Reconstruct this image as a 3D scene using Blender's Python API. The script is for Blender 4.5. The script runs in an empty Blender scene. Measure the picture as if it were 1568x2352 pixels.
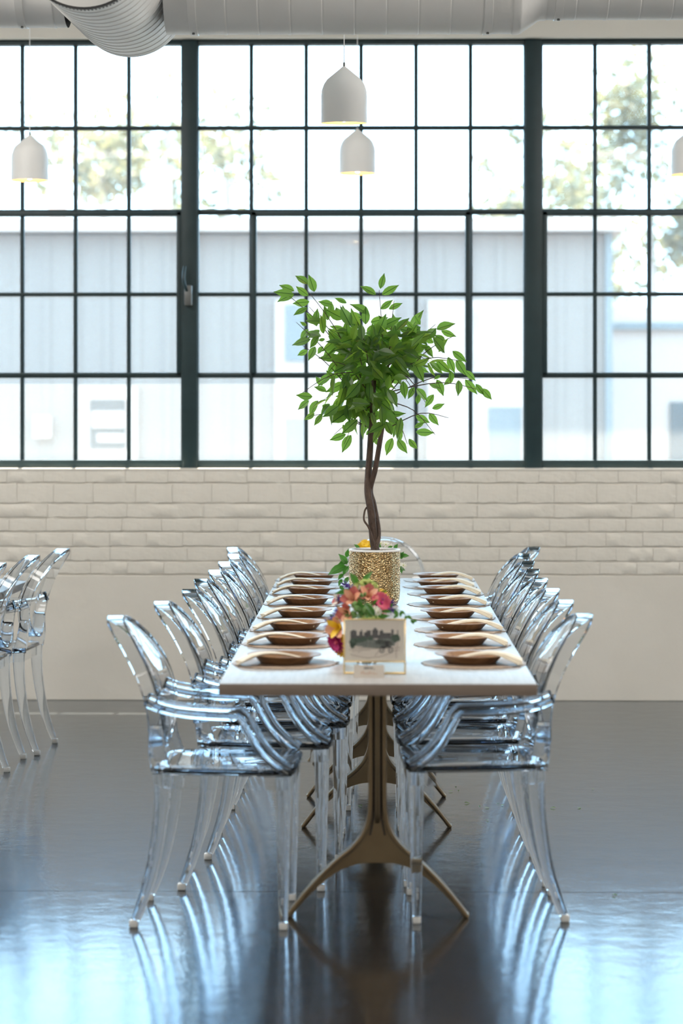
import bpy, bmesh, math, random
from mathutils import Vector, Matrix
R = math.radians
PI = math.pi
random.seed(7)
sc = bpy.context.scene
C = sc.collection

# ------------------------------------------------------------------ camera
CAM_X, CAM_H, FPX = -0.015, 1.52, 85 / 36 * 2352
YAW = math.atan(71 / FPX)
cam_d = bpy.data.cameras.new('camera')
cam = bpy.data.objects.new('camera', cam_d)
C.objects.link(cam)
cam.location = (CAM_X, 0, CAM_H)
cam.rotation_euler = (PI / 2, 0, YAW)
cam_d.sensor_fit = 'VERTICAL'
cam_d.sensor_height = 36
cam_d.sensor_width = 24
cam_d.lens = 85
cam_d.shift_y = -237 / 2352
cam_d.clip_end = 300
cam_d.dof.use_dof = True
cam_d.dof.focus_distance = 9.3
cam_d.dof.aperture_fstop = 2.5
sc.camera = cam

# ------------------------------------------------------------------ sky, sun, exposure
world = bpy.data.worlds.new('sky')
sc.world = world
world.use_nodes = True
bg = world.node_tree.nodes['Background']
bg.inputs[0].default_value = (0.47, 0.755, 1.0, 1)
bg.inputs[1].default_value = 6.8
sun_d = bpy.data.lights.new('sun', 'SUN')
sun_d.energy = 36.0
sun_d.angle = R(0.6)
sun_d.color = (1.0, 0.88, 0.70)
sun = bpy.data.objects.new('sun', sun_d)
C.objects.link(sun)
sun.location = (0, 30, 60)
sun.rotation_euler = (-(PI / 2 - R(67.1)), 0, 0)       # comes from beyond the window, 67 degrees high
# warm fill lights added at ceiling height, out of view, without fixtures
for lx in (-4.6, -2.9, 2.9, 4.6):
    for ly in (-1.5, 7.7):
        ad = bpy.data.lights.new('ceiling_fill', 'AREA')
        ad.shape = 'RECTANGLE'
        ad.size, ad.size_y = 1.6, 2.4
        ad.energy = {-1.5: 120, 7.7: 138}[ly]
        ad.color = (1.0, 0.945, 0.885)
        ao = bpy.data.objects.new('ceiling_fill', ad)
        C.objects.link(ao)
        ao.location = (lx, ly, 4.27)
sc.view_settings.view_transform = 'Standard'
sc.view_settings.look = 'None'
sc.view_settings.exposure = 0.0
sc.view_settings.gamma = 1.0
sc.view_settings.use_curve_mapping = False
cy = sc.cycles
cy.max_bounces = 28
cy.diffuse_bounces = 3
cy.glossy_bounces = 4
cy.transmission_bounces = 28
cy.use_adaptive_sampling = True
cy.adaptive_threshold = 0.07
cy.transparent_max_bounces = 24
cy.sample_clamp_indirect = 6.0
cy.blur_glossy = 0.5


# ------------------------------------------------------------------ helpers
def P(px, py, Y):
    """a point measured in the photograph, at its distance Y from the camera"""
    return Vector(((px - 855) * Y / FPX + CAM_X, Y, CAM_H - (py - 939) * Y / FPX))


def mesh_obj(name, bm, mats, parent=None, smooth=True, loc=None):
    me = bpy.data.meshes.new(name)
    bmesh.ops.recalc_face_normals(bm, faces=bm.faces)
    bm.to_mesh(me)
    bm.free()
    if not isinstance(mats, (list, tuple)):
        mats = [mats]
    for m in mats:
        me.materials.append(M[m])
    o = bpy.data.objects.new(name, me)
    C.objects.link(o)
    if smooth:
        for p in me.polygons:
            p.use_smooth = True
        try:
            me.set_sharp_from_angle(angle=R(38))
        except Exception:
            pass
    if parent is not None:
        o.parent = parent
    if loc is not None:
        o.location = loc
    return o


def same(name, o, parent, loc=(0, 0, 0), rot=(0, 0, 0), scale=None):
    """another object that shares o's mesh"""
    c = bpy.data.objects.new(name, o.data)
    C.objects.link(c)
    c.parent = parent
    c.location = loc
    c.rotation_euler = rot
    if scale:
        c.scale = scale
    return c


def tag(o, label, cat, group=None):
    o['label'] = label
    o['category'] = cat
    if group:
        o['group'] = group
    return o


def thing(name, label, cat, loc=(0, 0, 0), rz=0, group=None):
    o = bpy.data.objects.new(name, None)
    o.empty_display_size = 0.1
    C.objects.link(o)
    o.location = loc
    o.rotation_euler = (0, 0, rz)
    return tag(o, label, cat, group)


def struct(o):
    o['kind'] = 'structure'
    return o


def copy_tree(o, parent=None):
    c = o.copy()
    C.objects.link(c)
    c.parent = parent
    for ch in list(o.children):
        copy_tree(ch, c)
    return c


def box(bm, x0, x1, y0, y1, z0, z1, bev=0.0, mi=0):
    vs = [bm.verts.new((x, y, z)) for z in (z0, z1) for y in (y0, y1) for x in (x0, x1)]
    fs = []
    for f in ((0, 2, 3, 1), (4, 5, 7, 6), (0, 1, 5, 4), (2, 6, 7, 3), (0, 4, 6, 2), (1, 3, 7, 5)):
        fc = bm.faces.new([vs[i] for i in f])
        fc.material_index = mi
        fs.append(fc)
    if bev > 0:
        es = list({e for f in fs for e in f.edges})
        bmesh.ops.bevel(bm, geom=es, offset=bev, segments=2, affect='EDGES', profile=0.5)
    return vs


def new_box(name, x0, x1, y0, y1, z0, z1, mat, parent=None, bev=0.0):
    bm = bmesh.new()
    box(bm, x0, x1, y0, y1, z0, z1, bev)
    return mesh_obj(name, bm, mat, parent)


def loft(bm, rings, closed_ring=True, cap=True, loop=False, mi=0):
    vr = [[bm.verts.new(p) for p in r] for r in rings]
    n = len(vr[0])
    pairs = list(zip(vr, vr[1:]))
    if loop:
        pairs.append((vr[-1], vr[0]))
    for a, b in pairs:
        for i in range(n if closed_ring else n - 1):
            j = (i + 1) % n
            f = bm.faces.new((a[i], a[j], b[j], b[i]))
            f.material_index = mi
    if cap and not loop and closed_ring:
        for r in (vr[0], vr[-1]):
            try:
                f = bm.faces.new(r)
                f.material_index = mi
            except ValueError:
                pass
    return vr


def sweep(bm, path, secs, ref, loop=False, mi=0):
    """sweep: secs = list of sections (list of (a,b)), a along ref made normal to the path, b across"""
    path = [Vector(p) for p in path]
    n = len(path)
    rings = []
    for i, p in enumerate(path):
        if loop:
            t = path[(i + 1) % n] - path[i - 1]
        else:
            t = path[min(i + 1, n - 1)] - path[max(i - 1, 0)]
        t.normalize()
        r = Vector(ref(i)) if callable(ref) else Vector(ref)
        a = (r - r.dot(t) * t).normalized()
        b = t.cross(a)
        sec = secs[i] if isinstance(secs[0][0], (list, tuple)) else secs
        rings.append([p + a * u + b * v for u, v in sec])
    return loft(bm, rings, True, True, loop, mi)


def rrect(w, h, r=None, k=2):
    """rounded rectangle section, half sizes w (a) and h (b)"""
    r = min(w, h) * 0.45 if r is None else r
    out = []
    for cx, cyy, a0 in ((w - r, h - r, 0), (-w + r, h - r, 90), (-w + r, -h + r, 180), (w - r, -h + r, 270)):
        for i in range(k + 1):
            a = R(a0 + 90 * i / k)
            out.append((cx + r * math.cos(a), cyy + r * math.sin(a)))
    return out


def circ(r, n=10):
    return [(r * math.cos(2 * PI * i / n), r * math.sin(2 * PI * i / n)) for i in range(n)]


def tube(bm, path, radii, n=8, mi=0, ref=None):
    path = [Vector(p) for p in path]
    if not isinstance(radii, (list, tuple)):
        radii = [radii] * len(path)
    d = (path[-1] - path[0]).normalized()
    rv = ref or ((1, 0, 0) if abs(d.x) < 0.8 else (0, 1, 0))
    return sweep(bm, path, [circ(r, n) for r in radii], rv, mi=mi)


def lathe(bm, prof, n=32, mi=0, axis='z', cap=False):
    rings = []
    for r, h in prof:
        ring = []
        for i in range(n):
            a = 2 * PI * i / n
            if axis == 'z':
                ring.append((r * math.cos(a), r * math.sin(a), h))
            elif axis == 'y':
                ring.append((r * math.cos(a), h, r * math.sin(a)))
            else:
                ring.append((h, r * math.cos(a), r * math.sin(a)))
        rings.append(ring)
    return loft(bm, rings, True, cap, False, mi)


def smooth_path(pts, k=6):
    """Catmull-Rom through pts"""
    pts = [Vector(p) for p in pts]
    out = []
    for i in range(len(pts) - 1):
        p0, p1, p2, p3 = pts[max(i - 1, 0)], pts[i], pts[i + 1], pts[min(i + 2, len(pts) - 1)]
        for j in range(k):
            t = j / k
            out.append(0.5 * ((2 * p1) + (p2 - p0) * t + (2 * p0 - 5 * p1 + 4 * p2 - p3) * t * t + (3 * p1 - p0 - 3 * p2 + p3) * t ** 3))
    out.append(pts[-1])
    return out


# ------------------------------------------------------------------ materials
M = {}


def mat(name, col, rough=0.5, metal=0.0, var=None, scale=6.0, bump=0.0, bscale=60.0, spec=None, stretch=None, **kw):
    m = bpy.data.materials.new(name)
    m.use_nodes = True
    nt = m.node_tree
    b = nt.nodes['Principled BSDF']
    b.inputs['Base Color'].default_value = (*col, 1)
    b.inputs['Roughness'].default_value = rough
    b.inputs['Metallic'].default_value = metal
    if spec is not None:
        b.inputs['Specular IOR Level'].default_value = spec
    for k, v in kw.items():
        b.inputs[k.replace('_', ' ')].default_value = v
    tc = nt.nodes.new('ShaderNodeTexCoord')
    mp = nt.nodes.new('ShaderNodeMapping')
    if stretch:
        mp.inputs['Scale'].default_value = stretch
    nt.links.new(tc.outputs['Object'], mp.inputs['Vector'])
    if var is not None:
        n = nt.nodes.new('ShaderNodeTexNoise')
        n.inputs['Scale'].default_value = scale
        n.inputs['Detail'].default_value = 5
        r = nt.nodes.new('ShaderNodeValToRGB')
        r.color_ramp.elements[0].position = 0.32
        r.color_ramp.elements[1].position = 0.68
        r.color_ramp.elements[0].color = (*col, 1)
        r.color_ramp.elements[1].color = (*var, 1)
        nt.links.new(mp.outputs[0], n.inputs['Vector'])
        nt.links.new(n.outputs['Fac'], r.inputs[0])
        nt.links.new(r.outputs[0], b.inputs['Base Color'])
    if bump:
        n2 = nt.nodes.new('ShaderNodeTexNoise')
        n2.inputs['Scale'].default_value = bscale
        n2.inputs['Detail'].default_value = 4
        bp = nt.nodes.new('ShaderNodeBump')
        bp.inputs['Strength'].default_value = bump
        bp.inputs['Distance'].default_value = 0.01
        nt.links.new(mp.outputs[0], n2.inputs['Vector'])
        nt.links.new(n2.outputs['Fac'], bp.inputs['Height'])
        nt.links.new(bp.outputs[0], b.inputs['Normal'])
    M[name] = m
    return m


mat('paint_white', (0.80, 0.775, 0.715), 0.55, var=(0.74, 0.715, 0.655), scale=2.2, bump=0.45, bscale=9)
mat('brick_paint', (0.80, 0.775, 0.715), 0.5, var=(0.75, 0.725, 0.665), scale=5, bump=0.35, bscale=35)
mat('ceiling_white', (0.82, 0.82, 0.80), 0.7, var=(0.78, 0.78, 0.76))
mat('frame_black', (0.010, 0.030, 0.036), 0.45, var=(0.014, 0.038, 0.045), scale=9)
mat('latch_grey', (0.16, 0.17, 0.17), 0.4, 0.6)
mat('duct_white', (0.86, 0.855, 0.84), 0.42, var=(0.82, 0.815, 0.80), scale=3, bump=0.05, bscale=40)
mat('duct_dark', (0.02, 0.022, 0.025), 0.5, var=(0.03, 0.03, 0.03))
mat('lamp_white', (0.84, 0.84, 0.83), 0.5, var=(0.82, 0.82, 0.81))
mat('lamp_gold', (0.90, 0.60, 0.26), 0.5, var=(0.86, 0.56, 0.23))
mat('cord_white', (0.82, 0.82, 0.82), 0.5, var=(0.8, 0.8, 0.8))
mat('ash_edge_shade', (0.29, 0.22, 0.175), 0.5, var=(0.24, 0.18, 0.14), scale=9, stretch=(0.7, 9, 9))  # edge wood for sides and underside, their shade put into the darker colour
mat('ash_top', (0.47, 0.465, 0.46), 0.30, IOR=1.55, var=(0.39, 0.385, 0.38), scale=9, stretch=(9, 0.7, 9), bump=0.12, bscale=30)
mat('bronze', (0.22, 0.16, 0.095), 0.33, 0.9, var=(0.18, 0.13, 0.078), scale=8)
mat('bronze_dark', (0.055, 0.045, 0.035), 0.4, 0.7, var=(0.04, 0.03, 0.025))
mat('palm_leaf', (0.22, 0.11, 0.05), 0.36, var=(0.36, 0.205, 0.10), scale=7, stretch=(2, 14, 2), bump=0.15, bscale=40)
mat('rattan', (0.44, 0.34, 0.26), 0.45, var=(0.34, 0.25, 0.18), scale=60, bump=0.4, bscale=120)
mat('napkin_cream', (0.80, 0.74, 0.62), 0.7, var=(0.70, 0.61, 0.46), scale=30, bump=0.15, bscale=200)
mat('gold_frame', (0.75, 0.55, 0.24), 0.25, 1.0, var=(0.70, 0.50, 0.22))
mat('card_paper', (0.66, 0.60, 0.53), 0.6, var=(0.64, 0.58, 0.51))
mat('print_paper', (0.70, 0.65, 0.56), 0.5, var=(0.66, 0.61, 0.53))
mat('ink_black', (0.03, 0.03, 0.035), 0.6, var=(0.05, 0.05, 0.05))
mat('ink_grey', (0.13, 0.125, 0.125), 0.6, var=(0.06, 0.06, 0.065), scale=260)
mat('ink_green', (0.035, 0.065, 0.045), 0.6, var=(0.10, 0.14, 0.11), scale=320)
mat('ink_wash', (0.22, 0.24, 0.22), 0.6, var=(0.10, 0.12, 0.11), scale=240)
mat('ink_brown', (0.22, 0.16, 0.12), 0.6, var=(0.18, 0.13, 0.1))
mat('ink_copper', (0.55, 0.25, 0.11), 0.5, var=(0.5, 0.22, 0.1))
mat('bark', (0.045, 0.026, 0.018), 0.7, var=(0.10, 0.062, 0.044), scale=22, stretch=(3, 3, 1), bump=0.6, bscale=70)
mat('soil', (0.035, 0.028, 0.02), 0.9, var=(0.07, 0.055, 0.04), scale=60, bump=0.8, bscale=90)
mat('foot_rubber', (0.80, 0.80, 0.78), 0.3, var=(0.76, 0.76, 0.74))
mat('facade_panel', (0.255, 0.200, 0.170), 0.6, var=(0.23, 0.18, 0.155), scale=1.0, stretch=(3.5, 1, 0.15))
mat('facade_white', (0.52, 0.39, 0.33), 0.6, var=(0.47, 0.36, 0.30), scale=1)
mat('facade_glass', (0.05, 0.055, 0.06), 0.25, var=(0.07, 0.075, 0.08), scale=1)
mat('facade_trim', (0.18, 0.18, 0.18), 0.6, var=(0.20, 0.20, 0.20), scale=1)
mat('pavement', (0.11, 0.11, 0.11), 0.8, var=(0.09, 0.09, 0.09), scale=0.7)
mat('pole_wood', (0.42, 0.37, 0.34), 0.8, var=(0.36, 0.31, 0.28))
mat('roof_metal', (0.66, 0.68, 0.70), 0.5, var=(0.6, 0.62, 0.64))
mat('petal_salmon', (0.46, 0.085, 0.08), 0.5, var=(0.60, 0.17, 0.14), scale=60)
mat('petal_peach', (0.75, 0.33, 0.20), 0.5, var=(0.80, 0.45, 0.30), scale=60)
mat('petal_rose', (0.58, 0.05, 0.12), 0.5, var=(0.70, 0.13, 0.20), scale=70)
mat('petal_magenta', (0.36, 0.005, 0.11), 0.5, var=(0.48, 0.02, 0.18), scale=70)
mat('petal_yellow', (0.85, 0.50, 0.02), 0.5, var=(0.90, 0.62, 0.04), scale=60)
mat('petal_white', (0.82, 0.80, 0.72), 0.5, var=(0.75, 0.72, 0.62), scale=70)
mat('thistle_purple', (0.07, 0.03, 0.26), 0.5, var=(0.13, 0.05, 0.36), scale=70)
mat('floret_green', (0.34, 0.42, 0.09), 0.55, var=(0.46, 0.52, 0.16), scale=90)
mat('stem_green', (0.10, 0.22, 0.05), 0.5, var=(0.16, 0.30, 0.08))


def leaf_material(name, col, var, trans, glossy_r=0.32, fac=0.5):
    m = bpy.data.materials.new(name)
    m.use_nodes = True
    nt = m.node_tree
    b = nt.nodes['Principled BSDF']
    out = nt.nodes['Material Output']
    oi = nt.nodes.new('ShaderNodeObjectInfo')
    r = nt.nodes.new('ShaderNodeValToRGB')
    r.color_ramp.elements[0].color = (*col, 1)
    r.color_ramp.elements[1].color = (*var, 1)
    nt.links.new(oi.outputs['Random'], r.inputs[0])
    nt.links.new(r.outputs[0], b.inputs['Base Color'])
    b.inputs['Roughness'].default_value = glossy_r
    t = nt.nodes.new('ShaderNodeBsdfTranslucent')
    t.inputs[0].default_value = (*trans, 1)
    mx = nt.nodes.new('ShaderNodeMixShader')
    mx.inputs[0].default_value = fac
    nt.links.new(b.outputs[0], mx.inputs[1])
    nt.links.new(t.outputs[0], mx.inputs[2])
    nt.links.new(mx.outputs[0], out.inputs[0])
    M[name] = m


leaf_material('ficus_leaf', (0.005, 0.024, 0.012), (0.018, 0.060, 0.020), (0.46, 0.74, 0.09), fac=0.5)
leaf_material('ficus_vein', (0.02, 0.06, 0.012), (0.03, 0.08, 0.015), (0.06, 0.16, 0.015))
leaf_material('bouquet_leaf', (0.030, 0.11, 0.022), (0.06, 0.17, 0.035), (0.12, 0.36, 0.03), fac=0.35)
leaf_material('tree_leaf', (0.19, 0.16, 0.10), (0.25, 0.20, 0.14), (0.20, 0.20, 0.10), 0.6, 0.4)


def clear_plastic():
    m = bpy.data.materials.new('clear_plastic')
    m.use_nodes = True
    nt = m.node_tree
    nt.nodes.remove(nt.nodes['Principled BSDF'])
    tr = nt.nodes.new('ShaderNodeBsdfTransparent')
    mx = nt.nodes.new('ShaderNodeMixShader')
    mx.inputs[0].default_value = 1.0
    va = nt.nodes.new('ShaderNodeVolumeAbsorption')
    va.inputs['Color'].default_value = (0.25, 0.58, 1.0, 1)
    va.inputs['Density'].default_value = 3.4
    g = nt.nodes.new('ShaderNodeBsdfGlass')
    g.inputs['Color'].default_value = (0.985, 0.993, 1.0, 1)
    g.inputs['Roughness'].default_value = 0.0
    g.inputs['IOR'].default_value = 1.45
    nt.links.new(tr.outputs[0], mx.inputs[1])
    nt.links.new(g.outputs[0], mx.inputs[2])
    nt.links.new(mx.outputs[0], nt.nodes['Material Output'].inputs[0])
    nt.links.new(va.outputs[0], nt.nodes['Material Output'].inputs[1])
    M['clear_plastic'] = m


clear_plastic()


def window_glass():
    """thin pane: passes light, mirrors at grazing angles, a translucent share imitates glare haze"""
    m = bpy.data.materials.new('window_glass')
    m.use_nodes = True
    nt = m.node_tree
    nt.nodes.remove(nt.nodes['Principled BSDF'])
    tr = nt.nodes.new('ShaderNodeBsdfTransparent')
    tr.inputs[0].default_value = (0.96, 0.985, 0.98, 1)
    tl = nt.nodes.new('ShaderNodeBsdfTranslucent')
    tl.inputs[0].default_value = (0.9, 0.93, 0.95, 1)
    gl = nt.nodes.new('ShaderNodeBsdfGlossy')
    gl.inputs['Roughness'].default_value = 0.0
    fr = nt.nodes.new('ShaderNodeFresnel')
    fr.inputs[0].default_value = 1.5
    m1 = nt.nodes.new('ShaderNodeMixShader')
    m1.inputs[0].default_value = 0.07  # small translucent share, a bright veil standing in for glare over the view
    m2 = nt.nodes.new('ShaderNodeMixShader')
    nt.links.new(tr.outputs[0], m1.inputs[1])
    nt.links.new(tl.outputs[0], m1.inputs[2])
    nt.links.new(fr.outputs[0], m2.inputs[0])
    nt.links.new(m1.outputs[0], m2.inputs[1])
    nt.links.new(gl.outputs[0], m2.inputs[2])
    nt.links.new(m2.outputs[0], nt.nodes['Material Output'].inputs[0])
    M['window_glass'] = m


window_glass()


def floor_material():
    m = bpy.data.materials.new('polished_concrete')
    m.use_nodes = True
    nt = m.node_tree
    b = nt.nodes['Principled BSDF']
    tc = nt.nodes.new('ShaderNodeTexCoord')
    n1 = nt.nodes.new('ShaderNodeTexNoise')
    n1.inputs['Scale'].default_value = 1.3
    n1.inputs['Detail'].default_value = 8
    n1.inputs['Roughness'].default_value = 0.62
    r1 = nt.nodes.new('ShaderNodeValToRGB')
    r1.color_ramp.elements[0].position = 0.3
    r1.color_ramp.elements[1].position = 0.7
    r1.color_ramp.elements[0].color = (0.011, 0.0085, 0.0062, 1)
    r1.color_ramp.elements[1].color = (0.032, 0.0245, 0.0175, 1)
    nt.links.new(tc.outputs['Object'], n1.inputs['Vector'])
    nt.links.new(n1.outputs['Fac'], r1.inputs[0])
    nt.links.new(r1.outputs[0], b.inputs['Base Color'])
    n2 = nt.nodes.new('ShaderNodeTexNoise')
    n2.inputs['Scale'].default_value = 5
    n2.inputs['Detail'].default_value = 6
    mr = nt.nodes.new('ShaderNodeMapRange')
    mr.inputs['To Min'].default_value = 0.05
    mr.inputs['To Max'].default_value = 0.11
    nt.links.new(tc.outputs['Object'], n2.inputs['Vector'])
    nt.links.new(n2.outputs['Fac'], mr.inputs['Value'])
    nt.links.new(mr.outputs[0], b.inputs['Roughness'])
    b.inputs['IOR'].default_value = 1.45
    n3 = nt.nodes.new('ShaderNodeTexNoise')          # slow waves of the trowelled surface
    n3.inputs['Scale'].default_value = 9
    n3.inputs['Detail'].default_value = 3
    n4 = nt.nodes.new('ShaderNodeTexNoise')          # fine pitting
    n4.inputs['Scale'].default_value = 75
    n4.inputs['Detail'].default_value = 3
    n4.inputs['Roughness'].default_value = 0.6
    bp = nt.nodes.new('ShaderNodeBump')
    bp.inputs['Strength'].default_value = 0.25
    bp.inputs['Distance'].default_value = 0.004
    bp2 = nt.nodes.new('ShaderNodeBump')
    bp2.inputs['Strength'].default_value = 0.20
    bp2.inputs['Distance'].default_value = 0.0016
    for n in (n3, n4):
        nt.links.new(tc.outputs['Object'], n.inputs['Vector'])
    nt.links.new(n3.outputs['Fac'], bp.inputs['Height'])
    nt.links.new(n4.outputs['Fac'], bp2.inputs['Height'])
    nt.links.new(bp.outputs[0], bp2.inputs['Normal'])
    nt.links.new(bp2.outputs[0], b.inputs['Normal'])
    gl = nt.nodes.new('ShaderNodeBsdfGlossy')        # extra soft gloss, tinted blue to imitate the sky's spread reflection
    gl.inputs['Roughness'].default_value = 0.28
    gl.inputs['Color'].default_value = (0.42, 0.72, 1.0, 1)
    nt.links.new(bp2.outputs[0], gl.inputs['Normal'])
    mx = nt.nodes.new('ShaderNodeMixShader')
    mx.inputs[0].default_value = 0.075
    nt.links.new(b.outputs[0], mx.inputs[1])
    nt.links.new(gl.outputs[0], mx.inputs[2])
    nt.links.new(mx.outputs[0], nt.nodes['Material Output'].inputs[0])
    M['polished_concrete'] = m


floor_material()


def pot_material():
    m = bpy.data.materials.new('hammered_gold')
    m.use_nodes = True
    nt = m.node_tree
    b = nt.nodes['Principled BSDF']
    b.inputs['Metallic'].default_value = 1.0
    b.inputs['Roughness'].default_value = 0.22
    tc = nt.nodes.new('ShaderNodeTexCoord')
    v = nt.nodes.new('ShaderNodeTexVoronoi')
    v.inputs['Scale'].default_value = 140
    r = nt.nodes.new('ShaderNodeValToRGB')
    r.color_ramp.elements[0].color = (0.40, 0.25, 0.10, 1)
    r.color_ramp.elements[1].color = (0.80, 0.63, 0.36, 1)
    hs = nt.nodes.new('ShaderNodeSeparateColor')
    nt.links.new(tc.outputs['Object'], v.inputs['Vector'])
    nt.links.new(v.outputs['Color'], hs.inputs[0])
    nt.links.new(hs.outputs[0], r.inputs[0])
    nt.links.new(r.outputs[0], b.inputs['Base Color'])
    bp = nt.nodes.new('ShaderNodeBump')
    bp.inputs['Strength'].default_value = 1.0
    bp.inputs['Distance'].default_value = 0.012
    nt.links.new(v.outputs['Distance'], bp.inputs['Height'])
    nt.links.new(bp.outputs[0], b.inputs['Normal'])
    M['hammered_gold'] = m


pot_material()


def emit(name, col, s):
    m = bpy.data.materials.new(name)
    m.use_nodes = True
    nt = m.node_tree
    nt.nodes.remove(nt.nodes['Principled BSDF'])
    e = nt.nodes.new('ShaderNodeEmission')
    e.inputs[0].default_value = (*col, 1)
    e.inputs[1].default_value = s
    nt.links.new(e.outputs[0], nt.nodes['Material Output'].inputs[0])
    M[name] = m


emit('bulb_glow', (1.0, 0.70, 0.36), 40.0)
emit('tube_light', (1.0, 0.96, 0.90), 9.0)

# ------------------------------------------------------------------ room shell
WY = 12.6                      # inner face of the window wall
XL, XR, YB, ZC = -6.5, 6.5, -5.0, 4.3
SILL, HEAD = 1.21, 3.455
OX0, OX1 = -4.62, 4.52         # ends of the window band

bm = bmesh.new()
box(bm, XL - .3, XR + .3, YB - .3, 7.608, -0.2, 0.0)
box(bm, XL - .3, XR + .3, 7.612, WY + .3, -0.2, 0.0)
box(bm, XL - .3, XR + .3, 7.6, 7.62, -0.2, -0.006)
floor = struct(mesh_obj('floor', bm, 'polished_concrete', smooth=False))
struct(new_box('ceiling', XL - .3, XR + .3, YB - .3, WY + .3, ZC, ZC + .2, 'ceiling_white'))


def opening_wall(name, along, a0, a1, pos0, pos1, holes):
    """wall with rectangular openings; along 'x' or 'y'"""
    bm = bmesh.new()

    def b(u0, u1, z0, z1):
        if along == 'x':
            box(bm, u0, u1, pos0, pos1, z0, z1)
        else:
            box(bm, pos0, pos1, u0, u1, z0, z1)
    u = a0
    for h0, h1, z0, z1 in holes:
        b(u, h0, 0, ZC)
        b(h0, h1, 0, z0)
        b(h0, h1, z1, ZC)
        u = h1
    b(u, a1, 0, ZC)
    return struct(mesh_obj(name, bm, 'paint_white', smooth=False))


# window wall: smooth plaster at the bottom, brick courses above, lintel over the windows
bm = bmesh.new()
box(bm, XL, XR, WY - .003, WY + .3, 0, 0.652, 0.004)
box(bm, XL, XR, WY + .012, WY + .3, 0.652, SILL - .004)
box(bm, OX0, OX1, WY - .002, WY + .3, HEAD, ZC)
box(bm, XL, OX0, WY, WY + .3, SILL - .004, ZC)
box(bm, OX1, XR, WY, WY + .3, SILL - .004, ZC)
wall_back = struct(mesh_obj('wall_back', bm, 'paint_white', smooth=False))

courses = [1.208, 1.132, 1.026, 0.950, 0.878, 0.800, 0.724, 0.655]
rb = random.Random(3)
for ci in range(7):
    z1, z0 = courses[ci], courses[ci + 1]
    variants = []
    for v in range(4):
        L = rb.choice((0.19, 0.205, 0.22, 0.40))
        bm = bmesh.new()
        h = z1 - z0
        nx = 7
        rings = []
        for i in range(nx + 1):
            x = L * i / nx
            e = 0.0006 if i in (0, nx) else 0.0
            j0, j1 = rb.uniform(-.0025, .0025), rb.uniform(-.0025, .0025)
            d = rb.uniform(-.0008, .0008) + e
            zt, zb = h - .002 + j1, .002 + j0
            rings.append([(x, .02, zt), (x, .005 + e, zt), (x, .001 + d, zt - .004), (x, -.001 + d, h * .5),
                          (x, .001 + d, zb + .004), (x, .005 + e, zb), (x, .02, zb)])
        loft(bm, rings, True, True)
        o = mesh_obj('brick', bm, 'brick_paint', wall_back)
        variants.append((o, L))
    x = -2.62 + rb.uniform(0, .15)
    first = {0, 1, 2, 3}
    while x < 2.42:
        k = rb.randrange(4)
        o, L = variants[k]
        if k in first:
            first.discard(k)
        else:
            o = same('brick', o, wall_back)
        o.location = (x, WY + rb.uniform(-.0007, .0007), z0)
        x += L + 0.0015
    for k in first:
        bpy.data.objects.remove(variants[k][0])
new_box('sill', OX0, OX1, WY - .004, WY + .3, SILL - .012, SILL, 'paint_white', wall_back, 0.003)

# other walls
opening_wall('wall_left', 'y', YB, WY, XL - .3, XL, [])
opening_wall('wall_right', 'y', YB, WY, XR, XR + .3, [])
opening_wall('wall_front', 'x', XL - .3, XR + .3, YB - .3, YB, [])

# ------------------------------------------------------------------ steel windows
WP = 12.70                     # plane of the bars
SW = FPX / WP


def wx(px):
    return (px - 855) / SW + CAM_X


def wz(py):
    return CAM_H + (939 - py) / SW


ROWS = [wz(p) for p in (104, 294, 487, 676, 862, 1056)]


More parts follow.
